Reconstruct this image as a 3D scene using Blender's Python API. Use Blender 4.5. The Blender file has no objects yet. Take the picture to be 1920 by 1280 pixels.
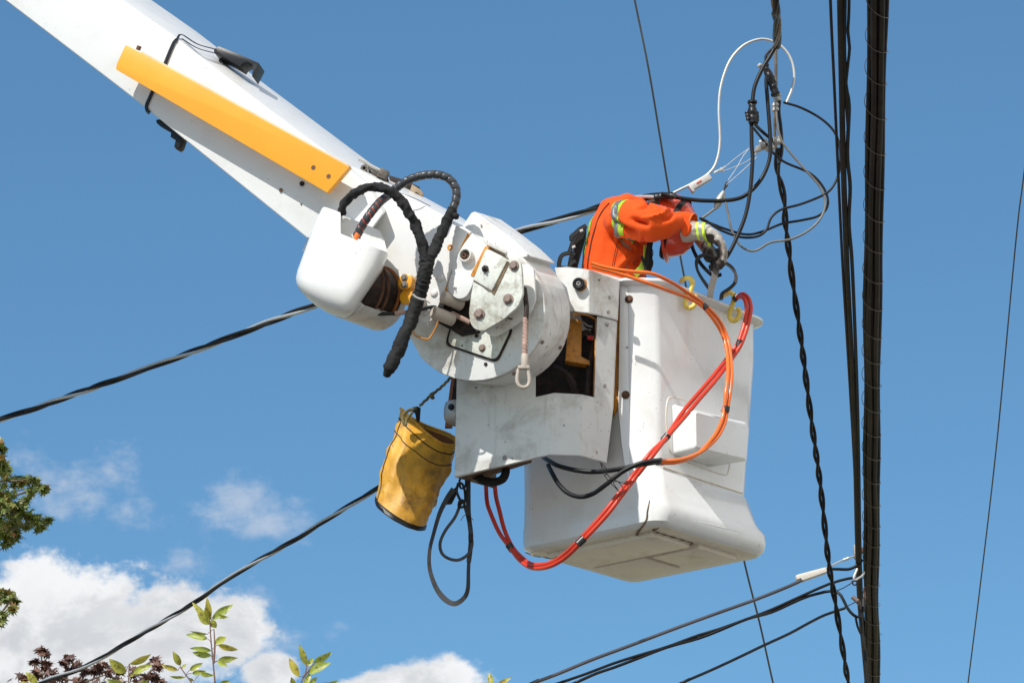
import bpy, bmesh, math, random
from mathutils import Vector, Matrix, noise
random.seed(7)
SC = bpy.context.scene
COL = SC.collection
R = math.radians
# ------------------------------------------------------------------ camera, sky, sun, exposure
PITCH, FPX = R(18.0), 6020.0
cam_d = bpy.data.cameras.new("camera"); cam = bpy.data.objects.new("camera", cam_d); COL.objects.link(cam)
cam.location = (0, 0, 1.6); cam.rotation_euler = (R(90)+PITCH, 0, 0)
cam_d.sensor_width = 36; cam_d.lens = 36*FPX/1920; cam_d.clip_start = .1; cam_d.clip_end = 5000
SC.camera = cam
SUN = Vector((-.42, -.535, .73)).normalized()
sun_d = bpy.data.lights.new("sun", "SUN"); sun = bpy.data.objects.new("sun", sun_d); COL.objects.link(sun)
sun_d.energy = 4.9; sun_d.angle = R(.5); sun_d.color = (1, .965, .90)
sun.rotation_euler = (-SUN).to_track_quat('-Z', 'Y').to_euler(); sun.location = (-20, -20, 30)
SC.view_settings.view_transform = 'Standard'; SC.view_settings.look = 'None'
SC.view_settings.exposure = 0.0; SC.view_settings.gamma = 1
W = bpy.data.worlds.new("World"); SC.world = W; W.use_nodes = True
N = W.node_tree; N.nodes.clear()

class G:                                           # tiny node-graph writer
    def __init__(s, tree): s.t = tree
    def n(s, typ, **kw):
        x = s.t.nodes.new(typ)
        for k, v in kw.items(): setattr(x, k, v)
        return x
    def put(s, sock, v):
        if hasattr(v, 'is_linked') or hasattr(v, 'links'): s.t.links.new(v, sock)
        else: sock.default_value = v
    def m(s, op, a, b=0.0, c=None, clamp=False):
        x = s.n('ShaderNodeMath', operation=op); x.use_clamp = clamp
        s.put(x.inputs[0], a); s.put(x.inputs[1], b)
        if c is not None: s.put(x.inputs[2], c)
        return x.outputs[0]
    def ss(s, v, lo, hi):                          # smoothstep
        x = s.n('ShaderNodeMapRange'); x.interpolation_type = 'SMOOTHSTEP'
        s.put(x.inputs[0], v); x.inputs[1].default_value = lo; x.inputs[2].default_value = hi
        return x.outputs[0]
    def mix(s, f, a, b, mode='MIX'):
        x = s.n('ShaderNodeMix'); x.data_type = 'RGBA'; x.blend_type = mode
        s.put(x.inputs[0], f); s.put(x.inputs[6], a); s.put(x.inputs[7], b)
        return x.outputs[2]
    def noise(s, vec, scale, detail=4, rough=.55, dist=0.0):
        x = s.n('ShaderNodeTexNoise'); s.put(x.inputs['Vector'], vec)
        x.inputs['Scale'].default_value = scale; x.inputs['Detail'].default_value = detail
        x.inputs['Roughness'].default_value = rough; x.inputs['Distortion'].default_value = dist
        return x.outputs[0]

g = G(N)
out = g.n('ShaderNodeOutputWorld'); bg = g.n('ShaderNodeBackground')
sky = g.n('ShaderNodeTexSky'); sky.sky_type = 'NISHITA'; sky.sun_disc = False
sky.sun_elevation = math.asin(SUN.z); sky.sun_rotation = math.atan2(SUN.x, SUN.y)
sky.air_density = 1.0; sky.dust_density = .25; sky.ozone_density = 3.0; sky.altitude = 300
bg.inputs[1].default_value = .115
tc = g.n('ShaderNodeTexCoord'); sep = g.n('ShaderNodeSeparateXYZ'); N.links.new(tc.outputs['Generated'], sep.inputs[0])
dx, dy, dz = sep.outputs
yy = g.m('MAXIMUM', dy, .05)
az = g.m('DIVIDE', dx, yy); el = g.m('DIVIDE', dz, yy)          # world direction: azimuth / elevation tangents
cmb = g.n('ShaderNodeCombineXYZ'); g.put(cmb.inputs[0], az); g.put(cmb.inputs[1], g.m('MULTIPLY', el, 1.25)); cv = cmb.outputs[0]
SINP, COSP = math.sin(PITCH), math.cos(PITCH)
def dirpx(px, py):
    x = (px-960)/FPX; v = (640-py)/FPX
    d = Vector((x, COSP - v*SINP, SINP + v*COSP)); return d
nz = g.n('ShaderNodeTexNoise'); g.put(nz.inputs['Vector'], cv); nz.inputs['Scale'].default_value = 34; nz.inputs['Detail'].default_value = 7; nz.inputs['Roughness'].default_value = .58
w2 = g.noise(cv, 130, 6, .6)
def blob(px, py, rx, ry):
    d = dirpx(px, py); cx, cy = d.x/d.y, d.z/d.y
    a = g.m('DIVIDE', g.m('SUBTRACT', az, cx), rx/FPX/COSP); b = g.m('DIVIDE', g.m('SUBTRACT', el, cy), ry/FPX/COSP/COSP)
    return g.m('SUBTRACT', 1.0, g.m('SQRT', g.m('ADD', g.m('MULTIPLY', a, a), g.m('MULTIPLY', b, b))))
def blobs(L):
    r = None
    for q in L:
        f = blob(*q); r = f if r is None else g.m('MAXIMUM', r, f)
    return r
n1 = g.m('SUBTRACT', nz.outputs[0], .5); n2 = g.m('SUBTRACT', w2, .5)
big = blobs([(140,1195,215,172),(10,1195,190,120),(320,1190,165,112),(60,1320,320,150),(425,1185,100,75),(505,1255,60,40),(800,1292,150,60),(700,1290,70,40)])
fb = g.m('ADD', g.m('ADD', big, g.m('MULTIPLY', n1, 1.15)), g.m('MULTIPLY', n2, .7))
Mbig = g.ss(fb, .0, .34)
wis = blobs([(150,915,150,75),(235,955,75,40),(455,945,95,80),(500,985,80,45),(555,935,30,20),(60,860,60,40),(345,1060,90,45),(470,1150,60,70),(500,1210,110,60)])
fw_ = g.m('ADD', g.m('ADD', wis, g.m('MULTIPLY', n1, 4.2)), g.m('MULTIPLY', n2, 2.0))
Mw = g.m('MULTIPLY', g.ss(fw_, .05, 1.7), .50)
front = g.ss(dy, .05, .3)
# brightness of the cumulus: thin sunlit edges, greyer thick base
thick = g.ss(fb, .15, 1.0)
bil = g.noise(cv, 22, 7, .6, .6)
shade = g.m('ADD', g.m('MULTIPLY', thick, .38), g.m('MULTIPLY', g.ss(g.m('ADD', bil, g.m('MULTIPLY', n2, .35)), .42, .62), .60), clamp=True)
ccol = g.mix(shade, (8.1, 8.2, 8.3, 1), (5.5, 5.7, 6.0, 1))
# deeper blue seen in the photo (polarised, clear autumn sky)
skyc = g.mix(.28, g.mix(1.0, sky.outputs[0], (.70, 1.03, 1.12, 1), 'MULTIPLY'), (1.12, 2.66, 4.8, 1))
# added unseen cloud bank right of and behind the camera, brightens the shaded faces
off = g.m('ADD', g.m('MULTIPLY', dx, .82), g.m('MULTIPLY', dy, -.5))
side = g.ss(g.m('ADD', off, g.m('MULTIPLY', dz, .25)), .18, .45)
cn = g.noise(tc.outputs['Generated'], 2.6, 7, .58)
skyc = g.mix(g.m('MULTIPLY', g.m('MULTIPLY', side, g.ss(cn, .30, .44)), g.ss(dz, -.02, .05)), skyc, g.mix(g.ss(cn, .5, .75), (8.4, 8.5, 8.6, 1), (6.2, 6.3, 6.5, 1)))
c1 = g.mix(g.m('MULTIPLY', Mw, front), skyc, (6.3, 6.5, 7.0, 1))
c2 = g.mix(g.m('MULTIPLY', Mbig, front), c1, ccol)
g.put(bg.inputs[0], c2); N.links.new(bg.outputs[0], out.inputs[0])

# ------------------------------------------------------------------ placing and building helpers
CAMP = Vector((0, 0, 1.6))
SH = [0.0]
def at(px, py, Y):                                  # point on world plane y = Y seen at that bearing
    d = dirpx(px, py); return CAMP + d*((Y+SH[0])/d.y)
class Plane:
    def __init__(s, px, py, Y, n): s.p = at(px, py, Y); s.n = Vector(n).normalized()
    def __call__(s, px, py, off=0.0):
        d = dirpx(px, py); t = (s.p + s.n*off - CAMP).dot(s.n)/d.dot(s.n); return CAMP + d*t
def Z1(x, y): return (520+x/2.908, 280+y/2.909)
def Z2(x, y): return (780+x/3.2, 380+y/3.2)
def Z3(x, y): return (1020+x/4.267, 340+y/4.267)
def Z4(x, y): return (960+x/2, 480+y/2)
def Z5(x, y): return (680+x/2.666, 680+y/2.666)
def Z6(x, y): return (x/2.667, y/2.667)
def Z7(x, y): return (1240+x/2.667, y/2.667)
def Z8(x, y): return (x/2.667, 800+y/2.667)
def ZA(x, y): return (1440+x/4.265, 980+y/4.265)
def ZB(x, y): return (980+x/3, 1040+y/3)
def org(o):
    v = Vector((0, 0, 0))
    while o is not None: v = v + o.location; o = o.parent
    return v
def tag(o, label=None, cat=None, group=None, kind=None):
    if label: o['label'] = label
    if cat: o['category'] = cat
    if group: o['group'] = group
    if kind: o['kind'] = kind
    return o
def empty(name, loc, label, cat, group=None):
    o = bpy.data.objects.new(name, None); COL.objects.link(o); o.location = loc; o.empty_display_size = .1
    return tag(o, label, cat, group)
def link(name, bm, mat, parent=None, smooth=35, loc=None):
    """bmesh in world coordinates -> one mesh object"""
    o0 = org(parent) if parent is not None else (Vector(loc) if loc is not None else Vector((0, 0, 0)))
    me = bpy.data.meshes.new(name)
    bm.normal_update()
    for v in bm.verts: v.co -= o0
    bm.to_mesh(me); bm.free()
    for m in (mat if isinstance(mat, (list, tuple)) else [mat]): me.materials.append(m)
    if smooth:
        me.shade_smooth(); me.set_sharp_from_angle(angle=R(smooth))
    o = bpy.data.objects.new(name, me); COL.objects.link(o)
    if parent is not None: o.parent = parent
    else: o.location = o0
    return o
def loop_face(bm, pts): return bm.faces.new([bm.verts.new(p) for p in pts])
def add_prism(bm, pts, E, bev=.004, seg=2):
    """solid between outline pts and pts+E, all edges softened"""
    E = Vector(E); k = len(pts); b = bmesh.new()
    A = [b.verts.new(p) for p in pts]; B = [b.verts.new(Vector(p)+E) for p in pts]
    b.faces.new(A); b.faces.new(B[::-1])
    for i in range(k): b.faces.new([A[(i+1) % k], A[i], B[i], B[(i+1) % k]])
    bmesh.ops.recalc_face_normals(b, faces=b.faces)
    if bev: bmesh.ops.bevel(b, geom=list(b.edges), offset=bev, offset_type='OFFSET', segments=seg, profile=.6, affect='EDGES', clamp_overlap=True)
    merge(bm, b)
def merge(bm, b):
    mp = {}
    for v in b.verts: mp[v] = bm.verts.new(v.co)
    for f in b.faces:
        try:
            nf = bm.faces.new([mp[v] for v in f.verts]); nf.material_index = f.material_index
        except ValueError: pass
    b.free()
def rounded(pts, r, n=4):
    """round the corners of a 3-D outline"""
    o = []; k = len(pts)
    for i in range(k):
        a, p, c = Vector(pts[i-1]), Vector(pts[i]), Vector(pts[(i+1) % k])
        rr = r[i] if isinstance(r, (list, tuple)) else r
        u, w = (a-p), (c-p); q = min(rr, u.length*.48, w.length*.48)
        if q < 1e-4: o.append(p); continue
        u.normalize(); w.normalize(); s, e = p+u*q, p+w*q
        for j in range(n+1):
            t = j/n; o.append((1-t)*(1-t)*s + 2*t*(1-t)*p + t*t*e)
    return o
def add_box(bm, c, ax, ay, az_, bev=.003, seg=2):
    """box with centre c and half-axis vectors"""
    c, ax, ay, az_ = map(Vector, (c, ax, ay, az_))
    add_prism(bm, [c-ax-ay-az_, c+ax-ay-az_, c+ax+ay-az_, c-ax+ay-az_], az_*2, bev, seg)
def frame(d):
    d = Vector(d).normalized(); u = d.orthogonal().normalized(); return u, d.cross(u).normalized()
def add_cyl(bm, p0, p1, r0, r1=None, n=20, bev=0.0, cap=True):
    p0, p1 = Vector(p0), Vector(p1); r1 = r0 if r1 is None else r1; u, w = frame(p1-p0)
    d = (p1-p0).normalized(); L = (p1-p0).length
    prof = [(0, r0-bev), (bev, r0), (L-bev, r1), (L, r1-bev)] if bev else [(0, r0), (L, r1)]
    add_lathe(bm, p0, d, prof, n, cap)
def add_lathe(bm, p, d, prof, n=24, cap=True):
    d = Vector(d).normalized(); u, w = frame(d); rings = []
    for (t, r) in prof:
        rings.append([bm.verts.new(p + d*t + (u*math.cos(2*math.pi*i/n) + w*math.sin(2*math.pi*i/n))*max(r, 1e-4)) for i in range(n)])
    for a, b in zip(rings, rings[1:]):
        for i in range(n): bm.faces.new([a[i], a[(i+1) % n], b[(i+1) % n], b[i]])
    if cap: bm.faces.new(rings[0][::-1]); bm.faces.new(rings[-1])
def smooth_path(pts, step):
    """Catmull-Rom through pts, evenly resampled"""
    P = [Vector(p) for p in pts]
    if len(P) == 2: P = [P[0], P[0].lerp(P[1], .33), P[0].lerp(P[1], .67), P[1]]
    Q = [P[0]*2-P[1]] + P + [P[-1]*2-P[-2]]; o = []
    for i in range(1, len(Q)-2):
        a, b, c, d = Q[i-1:i+3]; L = (c-b).length; k = max(2, int(L/step))
        for j in range(k):
            t = j/k
            o.append(.5*((2*b) + (c-a)*t + (2*a-5*b+4*c-d)*t*t + (3*b-a-3*c+d)*t**3))
    o.append(P[-1]); return o
def frames(path):
    T = []
    for i in range(len(path)):
        a = path[max(i-1, 0)]; b = path[min(i+1, len(path)-1)]; T.append((b-a).normalized())
    u = T[0].orthogonal().normalized(); o = []
    for i, t in enumerate(T):
        u = (u - t*u.dot(t)).normalized(); o.append((u, t.cross(u), t))
    return o
def add_sweep(bm, path, rad, n=10, cap=True, rfun=None):
    fr = frames(path); rings = []; K = len(path)
    for i, p in enumerate(path):
        u, w, t = fr[i]; r = rad(i/(K-1)) if callable(rad) else rad; ring = []
        for j in range(n):
            a = 2*math.pi*j/n; q = r
            if rfun: q = r*rfun(i, a, p + (u*math.cos(a)+w*math.sin(a))*r)
            ring.append(bm.verts.new(p + (u*math.cos(a)+w*math.sin(a))*q))
        rings.append(ring)
    for a, b in zip(rings, rings[1:]):
        for i in range(n): bm.faces.new([a[i], a[(i+1) % n], b[(i+1) % n], b[i]])
    if cap: bm.faces.new(rings[0][::-1]); bm.faces.new(rings[-1])
def add_tube(bm, pts, rad, n=10, step=.02, rfun=None): add_sweep(bm, smooth_path(pts, step), rad, n, True, rfun)
def pxs(L, Y):
    """pixel polyline -> points; Y a number or (Y0, Y1) or per-point third value"""
    o = []; k = len(L)
    for i, q in enumerate(L):
        y = q[2] if len(q) > 2 else (Y if not isinstance(Y, tuple) else 1/((1/Y[0])*(1-i/(k-1)) + (1/Y[1])*i/(k-1)))
        o.append(at(q[0], q[1], y))
    return o
def helix(path, rh, pitch, ph):
    fr = frames(path); o = []; s = 0
    for i, p in enumerate(path):
        if i: s += (p-path[i-1]).length
        a = ph + 2*math.pi*s/pitch + 2.2*noise.noise(Vector((s*1.6, 3.1, 0))); u, w, t = fr[i]
        o.append(p + (u*math.cos(a)+w*math.sin(a))*rh)
    return o
def px2m(px, Y): return px*Y/COSP/FPX*.985
def bolt(parent, p, nrm, r, mat, h=None, name='bolt', washer=True):
    bm = bmesh.new(); n_ = Vector(nrm).normalized(); h = h or r*.7; p = Vector(p)
    if washer: add_lathe(bm, p - n_*.002, n_, [(0, r*1.35), (.004, r*1.35)], 16)
    add_lathe(bm, p + n_*.001, n_, [(0, r), (h*.8, r), (h, r*.82)], 6)
    return link(name, bm, mat, parent)
def domebolt(parent, p, nrm, r, mat, name='bolt'):
    bm = bmesh.new(); n_ = Vector(nrm).normalized()
    add_lathe(bm, Vector(p)-n_*.001, n_, [(0, r), (r*.25, r*.95), (r*.5, r*.7), (r*.6, r*.3)], 16)
    return link(name, bm, mat, parent)
def fnoise(p, s, seed=0): return noise.noise(Vector(p)*s + Vector((seed*7.3, seed*3.1, seed*5.7)))

# ------------------------------------------------------------------ materials
MATS = {}
def mat(name, base, rough=.5, metal=0.0, dirt=0.0, dcol=(.10, .075, .05), specks=0.0, scol=(.05, .04, .03), scr=0.0, bump=0.0, bscale=40, var=.06, vscale=3.0,
        coat=0.0, spec=.5, sscale=55, sheen=0.0, stretch=None, fine=0.0, rvar=.1, rust=0.0):
    m = bpy.data.materials.new(name); m.use_nodes = True; t = m.node_tree; g = G(t)
    b = t.nodes['Principled BSDF']
    tc = g.n('ShaderNodeTexCoord'); v = tc.outputs['Object']
    if stretch:
        mp = g.n('ShaderNodeMapping'); mp.inputs['Scale'].default_value = stretch; t.links.new(v, mp.inputs[0]); vs = mp.outputs[0]
    else: vs = v
    c = (*base, 1)
    lo = tuple(x*(1-var) for x in base) + (1,); hi = tuple(min(1, x*(1+var)) for x in base) + (1,)
    n1 = g.noise(vs, vscale, 6, .6)
    col = g.mix(g.ss(n1, .3, .7), lo, hi)
    if fine:
        col = g.mix(g.m('MULTIPLY', g.ss(g.noise(v, 300, 3, .6), .35, .65), fine), col, tuple(x*.6 for x in base)+(1,))
    if dirt:
        nd = g.noise(v, 5.5, 9, .68, .4); col = g.mix(g.m('MULTIPLY', g.ss(nd, .46, .72), dirt), col, (*dcol, 1))
        mp = g.n('ShaderNodeMapping'); mp.inputs['Scale'].default_value = (22, 22, 2.2); t.links.new(v, mp.inputs[0])
        col = g.mix(g.m('MULTIPLY', g.ss(g.noise(mp.outputs[0], 1.5, 6, .6), .56, .8), dirt*.7), col, (*dcol, 1))
    if specks:
        ns = g.noise(v, sscale, 4, .55); cl = g.ss(g.noise(v, 6, 3, .5), .38, .62)
        f = g.m('MULTIPLY', g.m('MULTIPLY', g.ss(ns, .675, .71), cl), specks, clamp=True)
        col = g.mix(f, col, (*scol, 1))
        f2 = g.m('MULTIPLY', g.ss(g.noise(v, sscale*3.1, 3, .5), .70, .76), specks*.8, clamp=True); col = g.mix(f2, col, (*scol, 1))
    if scr:
        for rot in ((.5, .9, .3), (1.4, .2, -.7)):
            mp = g.n('ShaderNodeMapping'); mp.inputs['Rotation'].default_value = rot; mp.inputs['Scale'].default_value = (70, 6, 70); t.links.new(v, mp.inputs[0])
            f = g.m('MULTIPLY', g.ss(g.noise(mp.outputs[0], 1.0, 4, .6), .70, .76), scr, clamp=True)
            col = g.mix(f, col, (*scol, 1))
    if rust:
        col = g.mix(g.m('MULTIPLY', g.ss(g.noise(v, 38, 7, .7), .5, .66), rust), col, (.14, .045, .015, 1))
    g.put(b.inputs['Base Color'], col)
    g.put(b.inputs['Roughness'], g.m('ADD', rough-rvar/2, g.m('MULTIPLY', g.noise(v, 12, 5, .6), rvar*1.0), clamp=True))
    b.inputs['Metallic'].default_value = metal; b.inputs['Coat Weight'].default_value = coat; b.inputs['Coat Roughness'].default_value = .12
    b.inputs['Specular IOR Level'].default_value = spec; b.inputs['Sheen Weight'].default_value = sheen
    if bump:
        bn = g.n('ShaderNodeBump'); bn.inputs['Strength'].default_value = bump; bn.inputs['Distance'].default_value = .004
        g.put(bn.inputs['Height'], g.noise(vs if stretch else v, bscale, 5, .6)); t.links.new(bn.outputs[0], b.inputs['Normal'])
    MATS[name] = m; return m
WHITE = mat('white_paint', (.72, .72, .71), .34, dirt=.14, dcol=(.35, .30, .22), specks=.35, bump=.05, bscale=9, coat=.25, var=.02, sscale=42)
WHITED = mat('worn_white_paint', (.70, .70, .68), .44, dirt=.75, dcol=(.32, .26, .19), specks=1, scr=1, sscale=30, bump=.12, bscale=18, var=.05, coat=.1)
GREYW = mat('scuffed_white_panel', (.62, .63, .62), .5, dirt=.6, dcol=(.28, .25, .20), specks=1, scr=1, sscale=32, bump=.12, bscale=14, var=.05)
CHIP = mat('chipped_white_plate', (.66, .68, .62), .5, dirt=.75, dcol=(.20, .17, .11), specks=1, scr=1, bump=.3, bscale=22, var=.08, sscale=24, rust=.35)
BUCKET = mat('bucket_fibreglass', (.77, .78, .78), .24, dirt=.20, dcol=(.44, .38, .28), specks=.5, bump=.06, bscale=6, var=.02, coat=.6, sscale=60, rvar=.08)
BUCKETD = mat('dirty_fibreglass', (.74, .68, .58), .38, dirt=.45, dcol=(.28, .21, .13), specks=.6, bump=.1, bscale=12, var=.06)
GRIME = mat('seam_grime', (.17, .12, .07), .9, var=.4, vscale=14)
YEL = mat('amber_paint', (.84, .37, .016), .36, dirt=.10, dcol=(.55, .22, .02), specks=.25, scr=.15, bump=.04, bscale=8, coat=.3, var=.03)
YELTOP = mat('pale_primer', (.72, .45, .25), .5, dirt=.2, var=.1)
ORP = mat('orange_frame_paint', (.60, .24, .025), .45, dirt=.6, dcol=(.05, .03, .02), specks=.8, bump=.2, var=.15, rust=.5)
RUST = mat('rusted_steel', (.12, .055, .03), .8, bump=.6, bscale=90, var=.4, vscale=20, dirt=.4, dcol=(.03, .02, .015))
DARKIN = mat('oily_steel_and_shade', (.018, .013, .011), .6, spec=.3, bump=.4, bscale=50, var=.5, vscale=16, rust=.35)  # dark steel; same near-black also stands in for shade in the bracket opening
STEEL = mat('dull_bolt_steel', (.34, .32, .30), .45, metal=.7, dirt=.5, dcol=(.12, .07, .04), bump=.2, bscale=120, rust=.3)
WORNST = mat('browned_bolt_steel', (.27, .20, .17), .55, metal=.4, dirt=.5, dcol=(.10, .05, .03), bump=.3, bscale=120)
GALV = mat('galvanised_steel', (.48, .47, .45), .5, metal=.5, dirt=.4, dcol=(.16, .14, .12), bump=.2, bscale=60)
ALU = mat('bare_aluminium', (.52, .52, .51), .42, metal=.55, bump=.05, var=.05)
BLK = mat('black_rubber', (.006, .006, .007), .42, spec=.3, var=.25, bump=.08, bscale=60, dirt=.15, dcol=(.04, .038, .035), vscale=9)
BLKP = mat('black_plastic', (.010, .010, .012), .4, spec=.35, var=.2, bump=.05)
SPIRAL = mat('spiral_wrap_plastic', (.040, .042, .047), .34, spec=.4, var=.15, bump=.06, bscale=60, dirt=.2, dcol=(.13, .12, .11))
FABB = mat('black_nylon_fabric', (.011, .011, .012), .8, bump=.7, bscale=70, var=.3, vscale=12, sheen=.02, dirt=.30, dcol=(.045, .043, .04), spec=.3)
CABLE = mat('weathered_black_cable', (.009, .0085, .008), .5, spec=.28, var=.35, vscale=8, dirt=.35, dcol=(.05, .045, .04), bump=.1)
CABLEB = mat('brown_black_cable', (.020, .016, .013), .6, spec=.25, var=.5, vscale=3, dirt=.5, dcol=(.060, .046, .032), bump=.2)
LASH = mat('lashing_wire_steel', (.17, .15, .135), .5, metal=.5)
WIREG = mat('grey_guy_wire', (.075, .085, .085), .5, var=.2)
STRW = mat('brown_stranded_wire', (.20, .17, .14), .55, metal=.3, var=.3, vscale=30)
CANVAS = mat('yellow_tarpaulin', (.64, .315, .018), .55, dirt=1.0, dcol=(.11, .06, .02), scr=.4, bump=.9, bscale=16, var=.25, vscale=7, sheen=.1, specks=.2)
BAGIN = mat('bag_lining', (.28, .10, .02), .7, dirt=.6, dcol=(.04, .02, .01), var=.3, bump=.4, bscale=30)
WEB = mat('grey_black_webbing', (.045, .045, .048), .8, bump=.5, bscale=160, var=.3, vscale=20, dirt=.3, dcol=(.12, .11, .10))
WEBG = mat('grey_webbing', (.15, .135, .125), .8, bump=.5, bscale=160, var=.15, vscale=20)
ROPE = mat('old_rope', (.16, .13, .06), .9, bump=.6, bscale=160, var=.4, vscale=30)
PINKR = mat('pink_brown_rope', (.42, .27, .22), .8, bump=.5, bscale=150, var=.3, vscale=20, dirt=.6, dcol=(.10, .07, .06))
THIM = mat('tan_thimble', (.46, .40, .34), .55, dirt=.4, dcol=(.2, .16, .12), bump=.15)
HOSER = mat('red_hydraulic_hose', (.56, .042, .016), .38, var=.08, coat=.05, dirt=.08, dcol=(.2, .02, .01), spec=.4)
HOSEO = mat('orange_hydraulic_hose', (.80, .155, .018), .30, var=.08, coat=.2, dirt=.08, dcol=(.3, .05, .01), spec=.4)
HOOKY = mat('pale_yellow_coating', (.82, .62, .12), .42, var=.12, vscale=25, dirt=.35, dcol=(.36, .20, .03), bump=.2, bscale=50)
JACK = mat('orange_workwear', (.74, .082, .008), .82, var=.05, vscale=6, bump=.35, bscale=260, spec=.2, sheen=.04, dirt=.12, dcol=(.4, .07, .01))
LIME = mat('lime_trim', (.60, .86, .055), .6, var=.05, sheen=.2, bump=.2, bscale=300)
SILV = mat('silver_reflective_tape', (.30, .31, .32), .42, metal=.15, var=.06, bump=.2, bscale=80)
HELM = mat('orange_red_helmet', (.74, .070, .022), .25, var=.03, coat=.5, dirt=.08, dcol=(.3, .04, .02))
GLOVE = mat('pale_leather_glove', (.40, .37, .33), .6, var=.1, vscale=14, bump=.5, bscale=60, dirt=.75, dcol=(.10, .055, .025))
GLOVEP = mat('black_glove_palm', (.030, .027, .025), .6, var=.3, bump=.5, bscale=60, dirt=.4, dcol=(.10, .05, .03))
SKIN = mat('skin', (.42, .22, .15), .5, var=.1); HAIR = mat('dark_hair', (.03, .02, .015), .7, var=.3, bump=.8, bscale=120)
TROU = mat('orange_trousers', (.70, .12, .016), .85, var=.08, bump=.3, bscale=200)
TAPE = mat('black_tape', (.014, .014, .016), .35, bump=.2, bscale=90)
REDR = mat('red_cap', (.65, .04, .03), .4)
BARK = mat('bark', (.13, .10, .075), .9, bump=1.0, bscale=30, var=.35, vscale=9)
SHOOT = mat('reddish_shoot', (.16, .085, .065), .7, var=.2, vscale=30)
def leafmat(name, cols, rough=.5, trans=.35, blot=None):
    m = bpy.data.materials.new(name); m.use_nodes = True; t = m.node_tree; g = G(t); b = t.nodes['Principled BSDF']
    gi = g.n('ShaderNodeNewGeometry'); rp = g.n('ShaderNodeValToRGB'); t.links.new(gi.outputs['Random Per Island'], rp.inputs[0])
    rp.color_ramp.elements[0].color = (*cols[0], 1); rp.color_ramp.elements[1].color = (*cols[-1], 1)
    for i, c in enumerate(cols[1:-1]):
        e = rp.color_ramp.elements.new((i+1)/(len(cols)-1)); e.color = (*c, 1)
    tc = g.n('ShaderNodeTexCoord'); nn = g.noise(tc.outputs['Object'], 55, 5, .6)
    col = g.mix(g.m('MULTIPLY', g.ss(nn, .52, .64), .6 if blot else .25), rp.outputs[0], (*(blot or (.05, .04, .02)), 1))
    g.put(b.inputs['Base Color'], col); b.inputs['Roughness'].default_value = rough
    tr = g.n('ShaderNodeBsdfTranslucent'); g.put(tr.inputs[0], col); mx = g.n('ShaderNodeMixShader'); mx.inputs[0].default_value = trans
    o = t.nodes['Material Output']; t.links.new(b.outputs[0], mx.inputs[1]); t.links.new(tr.outputs[0], mx.inputs[2]); t.links.new(mx.outputs[0], o.inputs[0])
    return m
MAPLE = leafmat('maple_leaves', [(.09, .14, .025), (.17, .21, .045), (.27, .28, .07), (.11, .17, .03), (.15, .20, .04), (.12, .17, .03), (.34, .15, .06)], .45, .3)
REDM = leafmat('dark_red_leaves', [(.05, .022, .020), (.10, .045, .036), (.20, .10, .07), (.06, .028, .024)], .45, .2)
WIRED = mat('dull_grey_wire', (.17, .16, .145), .5, metal=.3, var=.2, vscale=20)
YOUNG = leafmat('yellow_green_leaves', [(.50, .48, .07), (.34, .42, .07), (.58, .47, .07), (.28, .34, .08)], .4, .35, blot=(.13, .075, .03))
# ------------------------------------------------------------------ setting: ground and road below the frame
def sheet(name, x0, x1, y0, y1, z, m):
    bm = bmesh.new(); loop_face(bm, [(x0, y0, z), (x1, y0, z), (x1, y1, z), (x0, y1, z)]); o = link(name, bm, m, None, 0); o['kind'] = 'structure'; return o
GRASS = mat('dry_grass', (.34, .295, .18), .95, var=.35, vscale=.6, bump=.5, bscale=6)
ASPH = mat('asphalt', (.09, .088, .085), .9, var=.2, vscale=.8, bump=.3, bscale=30)
CONC = mat('concrete', (.42, .40, .36), .85, var=.12, vscale=.7, bump=.2, bscale=20, dirt=.3, dcol=(.2, .18, .15))
sheet('ground', -1500, 1500, -1500, 1500, 0, GRASS)
sheet('pavement', -60, 60, -4.6, 4.0, .15, CONC)
bm = bmesh.new(); add_box(bm, (0, 4.075, .0735), (60, 0, 0), (0, .073, 0), (0, 0, .0735), .01); o = link('kerb', bm, CONC); o['kind'] = 'structure'
sheet('road', -60, 60, 4.15, 20, .004, ASPH)

# ------------------------------------------------------------------ the bucket lift
B0 = at(1215, 985, 13.6)                            # near bottom corner of the bucket
UL = Vector((-.755, .655, 0)).normalized(); UR = Vector((.655, .755, 0)).normalized(); UZ = Vector((0, 0, 1))
def bp(a, b, z): return B0 + UL*a + UR*b + UZ*z
lift = empty('bucket_lift', bp(.37, .37, 0), 'white articulated bucket lift boom with joint, hoses and worker bucket', 'bucket lift')
# --- bucket shell: stacked rounded rectangles
def ring(bm, a0, a1, b0, b1, z, r, n=6, dents=None):
    vs = []
    c = r*1.05
    for da, db in ((0, c+.022), (.0025, c+.006), (.0125, c-.010), (c/2, c/2-.001), (c-.010, .0125), (c+.006, .0025), (c+.022, 0)):
        f_ = min(1, max(0, (.30-z)/.18)); k_ = len(vs); aa, ab = r+r*math.cos(R(180+90*k_/6)), r+r*math.sin(R(180+90*k_/6)); da, db = da+(aa-da)*f_, db+(ab-db)*f_; vs.append(bm.verts.new(bp(a0+da, b0+db, z)))
    for (ca, cb, s) in ((a0+r, b0+r, 180), (a1-r, b0+r, 270), (a1-r, b1-r, 0), (a0+r, b1-r, 90)):
        if s == 180: continue
        for k in range(n+1):
            t = R(s+90*k/n); vs.append(bm.verts.new(bp(ca+r*math.cos(t), cb+r*math.sin(t), z)))
    return vs
bm = bmesh.new()
H = 1.155
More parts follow.
